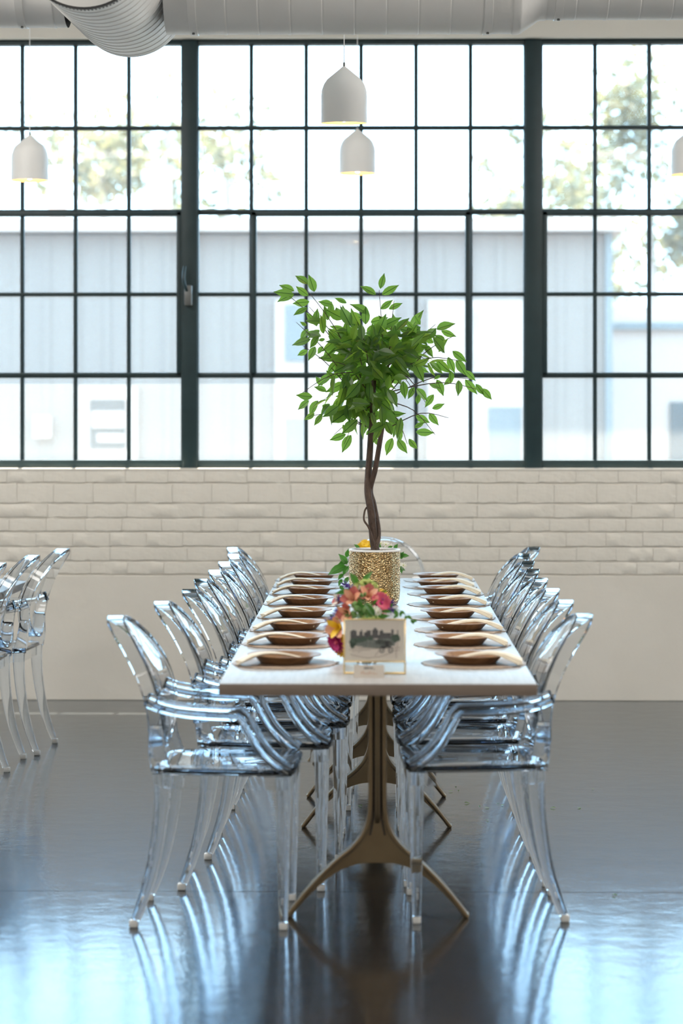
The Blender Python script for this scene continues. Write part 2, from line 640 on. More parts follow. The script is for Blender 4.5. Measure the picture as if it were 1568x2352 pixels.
def make_window(n, xs, casement, detail=True):
    """xs: bar positions from the left frame edge to the right one; casement: (first, last) column of the opening light"""
    root = struct(bpy.data.objects.new('window_%d' % n, None))
    C.objects.link(root)
    x0, x1 = xs[0], xs[-1]
    zt, zb = HEAD, SILL
    bm = bmesh.new()
    box(bm, x0 - .02, x1 + .02, WP - .04, WP + .03, ROWS[0], zt, .003)
    box(bm, x0 - .02, x1 + .02, WP - .045, WP + .03, zb, ROWS[5], .003)
    box(bm, x0 - .03, x0 + .004, WP - .04, WP + .03, zb, zt, .003)
    box(bm, x1 - .004, x1 + .03, WP - .04, WP + .03, zb, zt, .003)
    mesh_obj('window_frame', bm, 'frame_black', root)
    hw = .0105
    for x in xs[1:-1]:
        bm = bmesh.new()
        box(bm, x - hw, x + hw, WP - .014, WP + .016, ROWS[5], ROWS[0], .003)
        box(bm, x - .003, x + .003, WP - .024, WP - .010, ROWS[5], ROWS[0])
        mesh_obj('vertical_bar', bm, 'frame_black', root)
    for i, z in enumerate(ROWS[1:-1]):
        bm = bmesh.new()
        t = .0105 if i in (0, 2) else .014
        box(bm, x0, x1, WP - .016, WP + .018, z - t, z + t, .003)
        box(bm, x0, x1, WP - .026, WP - .012, z - .003, z + .003)
        mesh_obj('horizontal_bar', bm, 'frame_black', root)
    a, b = casement
    ca, cb = xs[a], xs[b]
    zt2, zb2 = ROWS[2], ROWS[4]
    bm = bmesh.new()
    t = .022
    box(bm, ca, ca + t + .006, WP - .034, WP + .02, zb2, zt2, .003)
    box(bm, cb - t - .006, cb, WP - .034, WP + .02, zb2, zt2, .003)
    box(bm, ca, cb, WP - .034, WP + .02, zt2 - t, zt2, .003)
    box(bm, ca, cb, WP - .034, WP + .02, zb2, zb2 + .014, .003)
    mesh_obj('casement_frame', bm, 'frame_black', root)
    for i in range(len(xs) - 1):
        for j in range(5):
            bm = bmesh.new()
            vs = [bm.verts.new(p) for p in ((xs[i], 0, ROWS[j + 1]), (xs[i + 1], 0, ROWS[j + 1]), (xs[i + 1], 0, ROWS[j]), (xs[i], 0, ROWS[j]))]
            bm.faces.new(vs)
            mesh_obj('pane', bm, 'window_glass', root, smooth=False, loc=(0, WP + .004, 0))
    return root


p1 = 122.6 / SW
w1 = [wx(418) - p1 * k for k in range(6, -1, -1)]
w2 = [wx(p) for p in (455, 577, 703, 829, 955, 1080, 1203)]
w3 = [wx(1243), wx(1365), wx(1489)] + [wx(1489 + 123 * k) for k in range(1, 5)]
win1 = make_window(1, w1, (2, 6))
win2 = make_window(2, w2, (1, 5))
win3 = make_window(3, w3, (0, 4))
make_window(4, [w1[0] - .2 - p1 * k for k in range(6, -1, -1)], (2, 6))
make_window(5, [w3[-1] + .2 + p1 * k for k in range(7)], (0, 4))
# piers between the windows
bm = bmesh.new()
for a, b in ((w1[-1], w2[0]), (w2[-1], w3[0]), (w1[0] - .2, w1[0]), (w3[-1], w3[-1] + .2)):
    box(bm, a + .002, b - .002, WP - .05, WP + .05, SILL, HEAD, .004)
struct(mesh_obj('trim_1', bm, 'frame_black'))
# latch on the left casement
lat = bpy.data.objects.new('window_latch', None)
C.objects.link(lat)
lat.parent = win1
bm = bmesh.new()
tube(bm, smooth_path([P(424, 612, 12.6), P(421, 640, 12.58), P(428, 668, 12.6)]), .008)
mesh_obj('lever', bm, 'frame_black', lat)
bm = bmesh.new()
c = P(432, 675, 12.62)
box(bm, c.x - .02, c.x + .02, 12.6, 12.655, c.z - .06, c.z + .045, .006)
mesh_obj('catch_plate', bm, 'latch_grey', lat)

# unseen canopy added to cut the sun to a thin strip, and the ground
bm = bmesh.new()
box(bm, XL, wx(900), WY + .3, 13.575, 3.75, 3.85)
box(bm, wx(900), XR, WY + .3, 13.70, 3.75, 3.85)
tag(mesh_obj('window_canopy', bm, 'roof_metal', smooth=False), 'unseen flat metal canopy added above the window band to trim the sun', 'canopy')
struct(new_box('ground', -45, 45, WY + .3, 70, -0.5, -0.15, 'pavement'))

# ------------------------------------------------------------------ ducts under the ceiling
DZ = 3.075
DY = 8.75


def spiral_profile(L, r, pitch, ridge, end=None):
    prof = []
    n = int(L / pitch)
    for k in range(n):
        h = k * pitch
        prof += [(r, h), (r, h + pitch * .80), (r + ridge, h + pitch * .84), (r + ridge, h + pitch * .90), (r - ridge * .6, h + pitch * .93), (r, h + pitch * .97)]
    prof.append((r, L))
    return prof


duct = thing('branch_duct', 'short wide white spiral duct with ribbed body pointing at the camera', 'duct', (-0.977, 8.10, DZ), R(-2.2))
bm = bmesh.new()
lathe(bm, spiral_profile(1.10, .216, .075, .0024), 72, axis='y')
mesh_obj('duct_body', bm, 'duct_white', duct)
bm = bmesh.new()
lathe(bm, [(.0, 1.10), (.10, 1.10), (.207, 1.098), (.2165, 1.09), (.2165, 1.08)], 72, axis='y')
mesh_obj('end_cap', bm, 'duct_white', duct)
bm = bmesh.new()
lathe(bm, [(.205, -.03), (.2195, -.03), (.2195, .004), (.21, .004), (.205, -.03)], 72, axis='y')
mesh_obj('vent_band', bm, 'duct_dark', duct)
bm = bmesh.new()
for k in range(110):
    a = 2 * PI * k / 110
    for da in (0,):
        p = Vector((.2205 * math.cos(a), -.014, .2205 * math.sin(a)))
        t = Vector((-math.sin(a), 0, math.cos(a)))
        n = Vector((math.cos(a), 0, math.sin(a)))
        q = []
        for s, w in ((-1, -1), (1, -1), (1, 1), (-1, 1)):
            q.append(p + t * s * .0028 + Vector((0, w * .006, 0)))
        lo = [bm.verts.new(v - n * .002) for v in q]
        hi = [bm.verts.new(v + n * .001) for v in q]
        bm.faces.new(hi)
        for i in range(4):
            bm.faces.new((lo[i], lo[(i + 1) % 4], hi[(i + 1) % 4], hi[i]))
slots = mesh_obj('vent_slots', bm, 'duct_white', duct, smooth=False)
slots['kind'] = 'stuff'
bm = bmesh.new()
lathe(bm, [(0, -.050), (.05, -.050), (.052, -.046), (.10, -.046), (.102, -.042), (.15, -.040), (.152, -.036), (.19, -.034), (.212, -.03), (.216, -.02), (.205, -.01)], 72, axis='y')
mesh_obj('face_disc', bm, 'duct_white', duct)


def cross_duct(name, label, x0, x1, r, extra=None):
    t = thing(name, label, 'duct', (x0, DY, DZ))
    bm = bmesh.new()
    lathe(bm, spiral_profile(x1 - x0, r, .115, .0022), 64, axis='x')
    mesh_obj('duct_body', bm, 'duct_white', t)
    for px, rr in (extra or []):
        bm = bmesh.new()
        lathe(bm, [(rr, px - .015), (rr + .004, px - .014), (rr + .004, px + .014), (rr, px + .015)], 64, axis='x')
        mesh_obj('joint_collar', bm, 'duct_white', t)
        bm = bmesh.new()
        a = R(-100)
        p = Vector((px, (rr + .004) * math.cos(a), (rr + .004) * math.sin(a)))
        tube(bm, [p, p + Vector((0, math.cos(a), math.sin(a))) * .006], .005, 6)
        mesh_obj('screw', bm, 'latch_grey', t, loc=None)
    return t


cross_duct('cross_duct', 'white horizontal duct of middle width running right from the branch duct', -.76, .50, .198, [(.10, .198), (1.16, .198)])
cross_duct('cross_duct', 'narrow white horizontal duct running off to the left of the branch duct', -4.6, -1.12, .172, [(3.32, .172)])
t = thing('duct_reducer', 'white tapering duct reducer at the upper right of the window', 'duct', (.50, DY, DZ))
bm = bmesh.new()
lathe(bm, [(.200, -.012), (.200, .012), (.197, .02), (.152, .085), (.151, .11)], 64, axis='x')
mesh_obj('duct_body', bm, 'duct_white', t)
cross_duct('cross_duct', 'narrow white horizontal duct at the upper right beyond the reducer', .61, 4.8, .148, [(.045, .148)])
for i, xx in enumerate((-2.5, .0, 2.5)):
    bm = bmesh.new()
    tube(bm, [(xx, DY, DZ + (.172, .198, .148)[i]), (xx, DY, ZC)], .006, 6)
    tag(mesh_obj('duct_hanger', bm, 'latch_grey'), 'thin metal hanger rod above the ' + ('left duct', 'middle duct', 'right duct')[i], 'hanger')

# ------------------------------------------------------------------ pendant lamps
def make_lamp(px, py_bottom, Y, label, tilt=0.0):
    s = FPX / Y
    c = P(px, py_bottom, Y)
    t = thing('pendant_lamp', label, 'lamp', c, 0, 'white pendant lamps')
    rr = .0895
    prof = [(.089, 0), (.0885, .04), (.0885, .105), (.086, .128), (.078, .150), (.066, .168), (.010, .214), (.006, .218)]
    bm = bmesh.new()
    lathe(bm, prof, 48)
    mesh_obj('lamp_shade', bm, 'lamp_white', t).rotation_euler = (tilt, 0, 0)
    inner = [(.089, 0), (.0868, .001), (.0855, .04), (.0855, .104), (.083, .126), (.075, .147), (.063, .164), (.006, .210)]
    bm = bmesh.new()
    lathe(bm, inner, 48)
    mesh_obj('shade_lining', bm, 'lamp_gold', t).rotation_euler = (tilt, 0, 0)
    bm = bmesh.new()
    lathe(bm, [(.002, .004), (.014, .010), (.026, .03), (.028, .05), (.018, .075), (.013, .10), (.002, .102)], 20)
    mesh_obj('light_bulb', bm, 'bulb_glow', t)
    bm = bmesh.new()
    lathe(bm, [(.002, .206), (.0045, .21), (.0045, .232), (.002, .236)], 12)
    mesh_obj('cord_grip', bm, 'latch_grey', t)
    bm = bmesh.new()
    tube(bm, [(0, 0, .23), (0, 0, ZC - c.z)], .0018, 6)
    mesh_obj('cord', bm, 'cord_white', t)
    bm = bmesh.new()
    lathe(bm, [(.045, ZC - c.z), (.045, ZC - c.z - .012), (.012, ZC - c.z - .028), (.002, ZC - c.z - .03)], 24)
    mesh_obj('ceiling_rose', bm, 'lamp_white', t)
    return t


make_lamp(790, 283, 9.35, 'larger nearer white pendant lamp hanging above the middle of the table', R(3.0))
make_lamp(820.5, 399, 11.85, 'smaller white pendant lamp directly below and behind the nearer centre one')
make_lamp(67, 414, 11.6, 'white pendant lamp hanging before the left window')
make_lamp(1582, 403, 11.75, 'white pendant lamp cut off by the right edge of the photo')

# ------------------------------------------------------------------ tables
TZ = 0.75
TT = 0.034


def trestle(parent, y):
    outer = smooth_path([(.027, 0, TZ - TT), (.027, 0, .55), (.027, 0, .38), (.030, 0, .305), (.044, 0, .255), (.075, 0, .213), (.12, 0, .175),
                         (.17, 0, .128), (.215, 0, .078), (.25, 0, .034), (.277, 0, 0)], 4)
    under = smooth_path([(.262, 0, 0), (.236, 0, .034), (.198, 0, .074), (.155, 0, .112), (.11, 0, .142), (.055, 0, .16), (0, 0, .163)], 4)
    bm = bmesh.new()
    half = [(p.x, p.z) for p in outer] + [(p.x, p.z) for p in under]
    full = half + [(-x, z) for x, z in reversed(half[:-1])]
    a = [bm.verts.new((x * .985, -.011, z)) for x, z in full]
    b = [bm.verts.new((x * .985, .011, z)) for x, z in full]
    bm.faces.new(a)
    bm.faces.new(b)
    for i in range(len(full)):
        j = (i + 1) % len(full)
        bm.faces.new((a[i], a[j], b[j], b[i]))
    web = mesh_obj('leg_web', bm, 'bronze', parent, loc=(0, y, 0))
    for s in (-1, 1):
        bm = bmesh.new()
        path = [Vector((s * (p.x - .006), 0, max(p.z, .004))) for p in outer]
        sweep(bm, path, rrect(.026, .0065, .003), (0, 1, 0))
        mesh_obj('leg', bm, 'bronze', parent, loc=(0, y, 0))
    for x in (-.0118, .0118):
        bm = bmesh.new()
        path = [(x, 0, TZ - TT), (x, 0, .33), (x * 1.15, 0, .29), (x * 1.9, 0, .245)]
        sweep(bm, smooth_path(path, 3), rrect(.0125, .0032, .001), (0, 1, 0))
        mesh_obj('post_groove', bm, 'bronze_dark', parent, loc=(0, y, 0))
    bm = bmesh.new()
    sweep(bm, [(0, 0, TZ - TT), (0, 0, .31), (0, 0, .28)], [rrect(.024, .0085, .003), rrect(.024, .0085, .003), rrect(.012, .006, .002)], (0, 1, 0))
    mesh_obj('post_rib', bm, 'bronze', parent, loc=(0, y, 0))
    bm = bmesh.new()
    box(bm, -.30, .30, -.03, .03, TZ - TT - .008, TZ - TT, .002)
    mesh_obj('mounting_plate', bm, 'bronze_dark', parent, loc=(0, y, 0))


def make_table(x, y0, y1, trestles, label, group):
    t = thing('dining_table', label, 'table', (x, 0, 0), 0, group)
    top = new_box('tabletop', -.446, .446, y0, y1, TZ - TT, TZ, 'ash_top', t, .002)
    top.data.materials.append(M['ash_edge_shade'])
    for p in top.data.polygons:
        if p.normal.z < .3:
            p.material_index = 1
    for y in trestles:
        trestle(t, y)
    return t


make_table(0, 6.77, 9.115, (7.24, 8.79), 'pale wood trestle table nearest the camera with bronze legs', 'long dining tables')
make_table(0, 9.117, 11.0, (9.48, 10.40), 'pale wood trestle table at the far half, under the potted tree', 'long dining tables')
make_table(-2.02, 9.55, 10.95, (9.85, 10.40), 'pale table corner at the left edge behind the clear chairs', 'long dining tables')

# ------------------------------------------------------------------ clear armchairs
def seat_outline(k=1.0, n=40):
    pts = []
    for i in range(n):
        a = 2 * PI * i / n
        c, s = math.cos(a), math.sin(a)
        e = 2 / 7.0
        u = math.copysign(abs(c) ** e, c)
        v = math.copysign(abs(s) ** e, s)
        x = -.002 + .210 * u * k
        hw = (.222 + .022 * u) * k
        pts.append((x, hw * v))
    return pts


def back_x(y, z):
    return -.188 - .85 * max(z - .5, -.02) ** 2 - .03 * (1 - (y / .2) ** 2)


def make_chair():
    t = thing('ghost_chair', 'x', 'chair')
    MP = 'clear_plastic'
    # seat
    bm = bmesh.new()
    tops = [(.955, .447), (1.0, .452), (1.0, .462), (.975, .467), (.85, .465), (.5, .459), (.2, .457)]
    bots = [(.2, .448), (.5, .450), (.85, .455), (.94, .452)]
    rings = [[(x, y, z) for x, y in seat_outline(k)] for k, z in tops]
    rings += [[(x, y, z) for x, y in seat_outline(k)] for k, z in bots]
    vr = loft(bm, rings, True, False, False)
    # close top hole and bottom hole, join outer rims
    n = len(vr[0])
    bm.faces.new(vr[6])
    bm.faces.new(vr[7])
    for f in [f for f in bm.faces if len(f.verts) == 4 and all(v in vr[6] or v in vr[7] for v in f.verts)]:
        bm.faces.remove(f)
    for i in range(n):
        j = (i + 1) % n
        bm.faces.new((vr[10][i], vr[10][j], vr[0][j], vr[0][i]))
    mesh_obj('seat', bm, MP, t)
    # apron under the seat
    bm = bmesh.new()
    ro, ri = seat_outline(.95), seat_outline(.925)
    loft(bm, [[(x, y, .449) for x, y in ro], [(x, y, .408) for x, y in ro], [(x, y, .408) for x, y in ri], [(x, y, .449) for x, y in ri]],
         True, False, True)
    mesh_obj('apron', bm, MP, t)
    for s in (-1, 1):
        # front leg
        bm = bmesh.new()
        path = [(.172, s * .212, .450), (.173, s * .212, .40), (.172, s * .211, .2), (.171, s * .209, .022)]
        sweep(bm, path, [rrect(.024, .024, .006), rrect(.0225, .0225, .006), rrect(.0175, .0175, .005), rrect(.0125, .0125, .004)], (0, 1, 0))
        lg = mesh_obj('leg', bm, MP, t)
        bm = bmesh.new()
        box(bm, .171 - .0125, .171 + .0125, s * .209 - .0125, s * .209 + .0125, 0, .0215, .004)
        mesh_obj('foot_cap', bm, 'foot_rubber', lg)
        # rear leg
        bm = bmesh.new()
        path = smooth_path([(-.186, s * .186, .450), (-.187, s * .187, .38), (-.196, s * .188, .28), (-.218, s * .190, .16), (-.246, s * .192, .07), (-.264, s * .193, .022)], 3)
        m = len(path)
        sweep(bm, path, [rrect(.0215 - .009 * i / (m - 1), .025 - .012 * i / (m - 1), .005) for i in range(m)], (0, 1, 0))
        lg = mesh_obj('leg', bm, MP, t)
        bm = bmesh.new()
        box(bm, -.270 - .0125, -.270 + .0135, s * .193 - .0125, s * .193 + .0125, 0, .0215, .004)
        mesh_obj('foot_cap', bm, 'foot_rubber', lg)
        # arm
        bm = bmesh.new()
        path = smooth_path([(-.226, s * .202, .668), (-.19, s * .217, .655), (-.13, s * .228, .643), (-.04, s * .234, .636), (.045, s * .234, .634)], 4)
        path += smooth_path([(.062, s * .234, .618), (.080, s * .233, .585), (.108, s * .231, .538), (.145, s * .229, .497), (.190, s * .226, .467)], 4)
        hs = [(.012, .021), (.015, .018), (.0155, .012), (.013, .006), (.0105, .003), (.0105, -.003), (.013, -.006), (.0155, -.012), (.015, -.018), (.012, -.021)]
        hs = hs + [(-a_, b_) for a_, b_ in reversed(hs)]
        sweep(bm, path, hs, (0, 1, 0))
        mesh_obj('armrest', bm, MP, t)
        # support from the seat corner to the oval
        bm = bmesh.new()
        path = smooth_path([(-.188, s * .186, .455), (-.200, s * .184, .50), (-.205, s * .178, .545), (-.207, s * .172, .59)], 3)
        m = len(path)
        sweep(bm, path, [rrect(.014, .030 - .012 * i / (m - 1), .005) for i in range(m)], (0, 1, 0))
        mesh_obj('back_support', bm, MP, t)
    # oval back: rim and panel
    bm = bmesh.new()
    N = 64
    path, sec = [], []
    for i in range(N):
        a = 2 * PI * i / N
        y, z = .196 * math.sin(a), .700 + .190 * math.cos(a)
        path.append((back_x(y, z), y, z))
    sweep(bm, path, rrect(.026, .0080, .0025, 1), (1, 0, 0), loop=True)
    mesh_obj('back_frame', bm, MP, t)
    bm = bmesh.new()
    fr, bk = [], []
    for k in (1, .75, .45, .15):
        f, b = [], []
        for i in range(N):
            a = 2 * PI * i / N
            y, z = .190 * k * math.sin(a), .700 + .184 * k * math.cos(a)
            x = back_x(y, z)
            f.append((x + .022, y, z))
            b.append((x + .017, y, z))
        fr.append(f)
        bk.append(b)
    vf = loft(bm, fr, True, False)
    vb = loft(bm, bk, True, False)
    bm.faces.new(vf[-1])
    bm.faces.new(vb[-1])
    for i in range(N):
        j = (i + 1) % N
        bm.faces.new((vf[0][i], vf[0][j], vb[0][j], vb[0][i]))
    mesh_obj('backrest', bm, MP, t)
    return t


chair0 = make_chair()
used = []


def place_chair(x, y, rz, label, group):
    c = chair0 if not used else copy_tree(chair0)
    used.append(c)
    c.location = (x, y, 0)
    c.rotation_euler = (0, 0, rz)
    tag(c, label, 'chair', group)
    return c


ORD = ['first', 'second', 'third', 'fourth', 'fifth', 'sixth', 'seventh', 'eighth']
LX = [(-.44, 7.27, -1.5), (-.350, 7.83, .5), (-.300, 8.345, 0), (-.296, 8.855, .3), (-.278, 9.36, -.3), (-.272, 9.87, .3), (-.264, 10.375, 0), (-.298, 10.88, -.5)]
RX = [(.281, 7.36, 1.5), (.268, 7.90, 0), (.262, 8.41, -.3), (.258, 8.915, .3), (.262, 9.42, 0), (.276, 9.925, -.3), (.292, 10.43, 0), (.370, 10.95, 0)]
for i, (x, y, a) in enumerate(LX):
    place_chair(x, y, R(a), 'clear plastic oval-backed armchair, %s from the camera on the left of the long table' % ORD[i], 'clear chairs along the left side')
for i, (x, y, a) in enumerate(RX):
    place_chair(x, y, PI + R(a), 'clear plastic oval-backed armchair, %s from the camera on the right of the long table' % ORD[i], 'clear chairs along the right side')
place_chair(.037, 11.43, -PI / 2, 'clear oval-backed armchair at the far end of the table, behind the gold pot', 'clear chairs along the left side')
for (x, y, a, w) in ((-1.74, 10.80, 176, 'rightmost'), (-1.806, 10.30, 178, 'second from right'), (-1.872, 9.78, 180, 'leftmost, nearly cut off,')):
    place_chair(x, y, R(a), 'clear armchair, %s of the chairs at the left edge of the photo' % w, 'clear chairs at the neighbouring table')

# ------------------------------------------------------------------ place settings
def mat_mesh(seed):
    r = random.Random(seed)
    bm = bmesh.new()
    n = 96
    rings = []
    prof = [(.0, .0030), (.02, .0036), (.045, .0030), (.07, .0040), (.095, .0030), (.12, .0040), (.140, .0032), (.152, .0036)]
    jag = [r.uniform(-.004, .004) for _ in range(n)]
    for rad, z in prof[1:]:
        k = max(0, (rad - .12) / .032)
        rings.append([((rad + jag[i] * k) * math.cos(2 * PI * i / n), (rad + jag[i] * k) * math.sin(2 * PI * i / n), z) for i in range(n)])
    outer = [((.157 + jag[i] + (r.uniform(.004, .012) if i % 4 == 0 else 0)) * math.cos(2 * PI * i / n),
              (.157 + jag[i] + (r.uniform(.002, .006) if i % 4 == 0 else 0)) * math.sin(2 * PI * i / n), .0022) for i in range(n)]
    rings.append(outer)
    rings.append([(x * .99, y * .99, 0) for x, y, z in outer])
    vr = loft(bm, rings, True, True)
    return bm


def plate_bm():
    bm = bmesh.new()
    prof = [(.0005, .0045), (.066, .0045), (.074, .008), (.090, .0235), (.096, .0255), (.110, .0275), (.1125, .027), (.111, .0245), (.097, .0225), (.091, .0205), (.076, .003), (.068, .0), (.0005, .0)]
    lathe(bm, prof, 48)
    return bm


def napkin_bm(seed):
    r = random.Random(seed)
    bm = bmesh.new()
    # folded cloth: leaves the plate at the origin end, over the rim, then down to the table
    for L in range(3):
        off = (L - 1) * .006
        path = smooth_path([(-.055, off * .3, .0105 + .002 * L), (-.02, off * .5, .020 + .002 * L), (.03, off, .0300 + .002 * L), (.075, off, .0310 + .002 * L), (.115, off * 1.5, .019 + .0040 * L), (.152, off * 2.5, .0030 + .0045 * L)], 4)
        m = len(path)
        secs = []
        for i in range(m):
            f = i / (m - 1)
            w = .012 + .012 * f + .004 * L * f
            th = .0016 + .0008 * f
            secs.append(rrect(w, th, .001, 1))
        sweep(bm, path, secs, (0, 1, 0))
    return bm


pl0 = mats0 = nk0 = None
PL_L = [(656, 1524, 0), (659, 1478, 0), (668, 1443, 0), (684, 1416, 0), (690, 1384, 0), (698, 1360, 0), (706, 1343, 0), (712, 1333, 0)]
PY = [7.30, 7.90, 8.40, 8.91, 9.50, 10.03, 10.46, 10.82]
for side, word in ((-1, 'left'), (1, 'right')):
    for i in range(8):
        y = PY[i] + (random.uniform(-.02, .02))
        xm = side * (.283 + random.uniform(-.006, .008))
        bm = mat_mesh(i * 7 + side)
        o = mesh_obj('placemat', bm, 'rattan', None)
        o.location = (xm, y, TZ + .0004)
        o.rotation_euler = (0, 0, random.uniform(0, 6))
        tag(o, 'round woven brown placemat, %s from the front on the %s side' % (ORD[i], word), 'placemat', 'woven placemats on the long table')
        if pl0 is None:
            pl = mesh_obj('palm_leaf_plate', plate_bm(), 'palm_leaf')
            pl0 = pl
        else:
            pl = pl0.copy()
            C.objects.link(pl)
        px = xm - side * .004 + random.uniform(-.006, .006)
        pl.location = (px, y + random.uniform(-.008, .008), TZ + .0046)
        pl.rotation_euler = (R(random.uniform(-.6, .6)), R(random.uniform(-.6, .6)), random.uniform(0, 6))
        tag(pl, 'shallow brown palm-leaf plate, %s from the front on the %s side' % (ORD[i], word), 'plate', 'palm-leaf plates on the long table')
        if nk0 is None:
            nk = mesh_obj('folded_napkin', napkin_bm(4), 'napkin_cream')
            nk0 = nk
        else:
            nk = nk0.copy()
            C.objects.link(nk)
        nk.location = (xm - side * .010, y - .045, TZ + .0050)
        nk.rotation_euler = (0, 0, (0 if side > 0 else PI) + side * R(random.uniform(-14, 2)))
        tag(nk, 'folded cream napkin draped over the plate rim, %s from the front on the %s' % (ORD[i], word), 'napkin', 'cream napkins on the long table')

# ------------------------------------------------------------------ picture frame and card
FY = 7.02
fr = thing('picture_frame', 'small gold-edged glass frame with a city sketch at the table front', 'picture frame', (P(860, 1548, FY).x, FY, TZ))
fw, fh = .0885, .160
fr.rotation_euler = (R(-6), 0, R(-1))
bm = bmesh.new()
for x in (-fw, fw):
    box(bm, x - .0022, x + .0022, -.004, .004, 0, fh, .0008)
box(bm, -fw, fw, -.004, .004, 0, .0055, .0008)
box(bm, -fw, fw, -.004, .004, fh - .004, fh, .0008)
mesh_obj('frame_edge', bm, 'gold_frame', fr)
bm = bmesh.new()
box(bm, -fw + .0015, fw - .0015, -.0008, .0008, .003, fh - .002)
mesh_obj('glass_sheet', bm, 'window_glass', fr, smooth=False)
new_box('bottom_strip', -fw + .001, fw - .001, -.0045, .0045, .034, .0375, 'gold_frame', fr, .0006)
pr = new_box('print', -fw + .003, fw - .003, -.0024, -.0012, .0375, fh - .004, 'print_paper', fr)


def flat(name, polys, m, parent, y):
    bm = bmesh.new()
    for pl in polys:
        f = [bm.verts.new((x, y, z)) for x, z in pl]
        bm.faces.new(f)
    return mesh_obj(name, bm, m, parent, smooth=False)


def q(cx, cyy):
    """from the enlarged view of the print to frame coordinates"""
    return ((cx - 830) / 6.918 / 791, .160 - (cyy - 1335) / 6.918 / 791)


def rect(x0, y0, x1, y1):
    return [q(x0, y1), q(x1, y1), q(x1, y0), q(x0, y0)]


flat('sketch_sheet', [rect(470, 1380, 1215, 1960)], 'card_paper', pr, -.00255)
flat('sketch_buildings', [rect(445, 1530, 545, 1700), rect(470, 1515, 525, 1530), rect(585, 1540, 640, 1690), rect(610, 1510, 632, 1540), rect(660, 1550, 720, 1680),
                          rect(700, 1520, 770, 1640), rect(790, 1510, 885, 1650), rect(815, 1480, 860, 1512), rect(905, 1530, 970, 1660), rect(930, 1510, 955, 1530),
                          rect(970, 1560, 1090, 1670), rect(1095, 1505, 1130, 1620), rect(1190, 1515, 1205, 1640), rect(545, 1600, 590, 1690), rect(770, 1590, 790, 1660),
                          rect(885, 1590, 910, 1670), rect(640, 1600, 665, 1690)], 'ink_grey', pr, -.0027)


def blob(cx, cyy, rx, ry, seed, n=18):
    r = random.Random(seed)
    return [q(cx + rx * math.cos(2 * PI * i / n) * r.uniform(.8, 1.1), cyy - ry * math.sin(2 * PI * i / n) * r.uniform(.8, 1.1)) for i in range(n)]


flat('sketch_lawn', [blob(820, 1730, 330, 75, 3, 30), blob(1000, 1700, 180, 60, 5)], 'ink_wash', pr, -.00285)
flat('sketch_trees', [blob(490, 1710, 65, 80, 1), blob(580, 1680, 70, 45, 2), blob(660, 1660, 60, 40, 8), blob(1165, 1640, 75, 70, 4), blob(760, 1650, 50, 30, 6), blob(480, 1760, 40, 50, 9)], 'ink_green', pr, -.0030)


def stroke(pts, w):
    out = []
    for (x0, y0), (x1, y1) in zip(pts, pts[1:]):
        d = math.hypot(x1 - x0, y1 - y0) or 1
        nx, ny = -(y1 - y0) / d * w, (x1 - x0) / d * w
        out.append([(x0 + nx, y0 + ny), (x0 - nx, y0 - ny), (x1 - nx, y1 - ny), (x1 + nx, y1 + ny)])
    return out


lines = []
for pts in ([(420, 1830), (560, 1790), (740, 1810), (1000, 1800), (1240, 1790)], [(440, 1900), (600, 1940), (760, 1960)], [(470, 1850), (560, 1830), (640, 1800)],
            [(900, 1840), (830, 1930)], [(560, 1870), (640, 1830), (760, 1830)], [(1170, 1800), (1172, 1960)], [(745, 1740), (745, 1810)], [(1190, 1700), (1190, 1800)],
            [(1130, 1840), (1230, 1830)], [(700, 1960), (900, 1940), (1080, 1880)]):
    lines += stroke([q(*p) for p in pts], .00055)
flat('sketch_lines', lines, 'ink_brown', pr, -.00315)
wheels = []
for cx in (945, 1085):
    pts = [q(cx + 34 * math.cos(2 * PI * i / 16), 1830 + 42 * math.sin(2 * PI * i / 16)) for i in range(17)]
    wheels += stroke(pts, .0012)
    wheels += [blob(cx, 1830, 12, 15, cx, 8)]
wheels += [rect(930, 1770, 1090, 1785), rect(1000, 1690, 1060, 1775), rect(940, 1785, 1000, 1810)]
flat('sketch_carriage', wheels, 'ink_black', pr, -.0033)

cd = thing('place_card', 'small folded beige card with black and copper handwriting before the frame', 'card', (P(847, 1560, 6.93).x, 6.93, TZ), R(-2))
bm = bmesh.new()
cw, ch = .0435, .036
sec = [(-.012, 0), (0, ch), (.012, 0)]
rings = []
for x in (-cw, cw):
    rings.append([(x, -.0125, .0002), (x, 0, ch), (x, .0125, .0002), (x, .0118, .0002), (x, 0, ch - .0012), (x, -.0118, .0002)])
loft(bm, rings, True, True)
mesh_obj('card_body', bm, 'card_paper', cd, smooth=False)


def card_pt(cx, cyy):
    """the crop of the card: 280..930 wide, 460..740 high"""
    x = ((cx - 605) / 9.22) / 800
    z = ch - (cyy - 460) / 9.22 / 800 * 1.0
    return x, z


def card_text(name, strokes, m, w):
    bm = bmesh.new()
    for st in strokes:
        pts = [card_pt(*p) for p in st]
        for qd in stroke(pts, w):
            vs = []
            for x, z in qd:
                y = -.0125 * (1 - z / ch) - .0004
                vs.append(bm.verts.new((x, y, z)))
            bm.faces.new(vs)
    return mesh_obj(name, bm, m, cd, smooth=False)


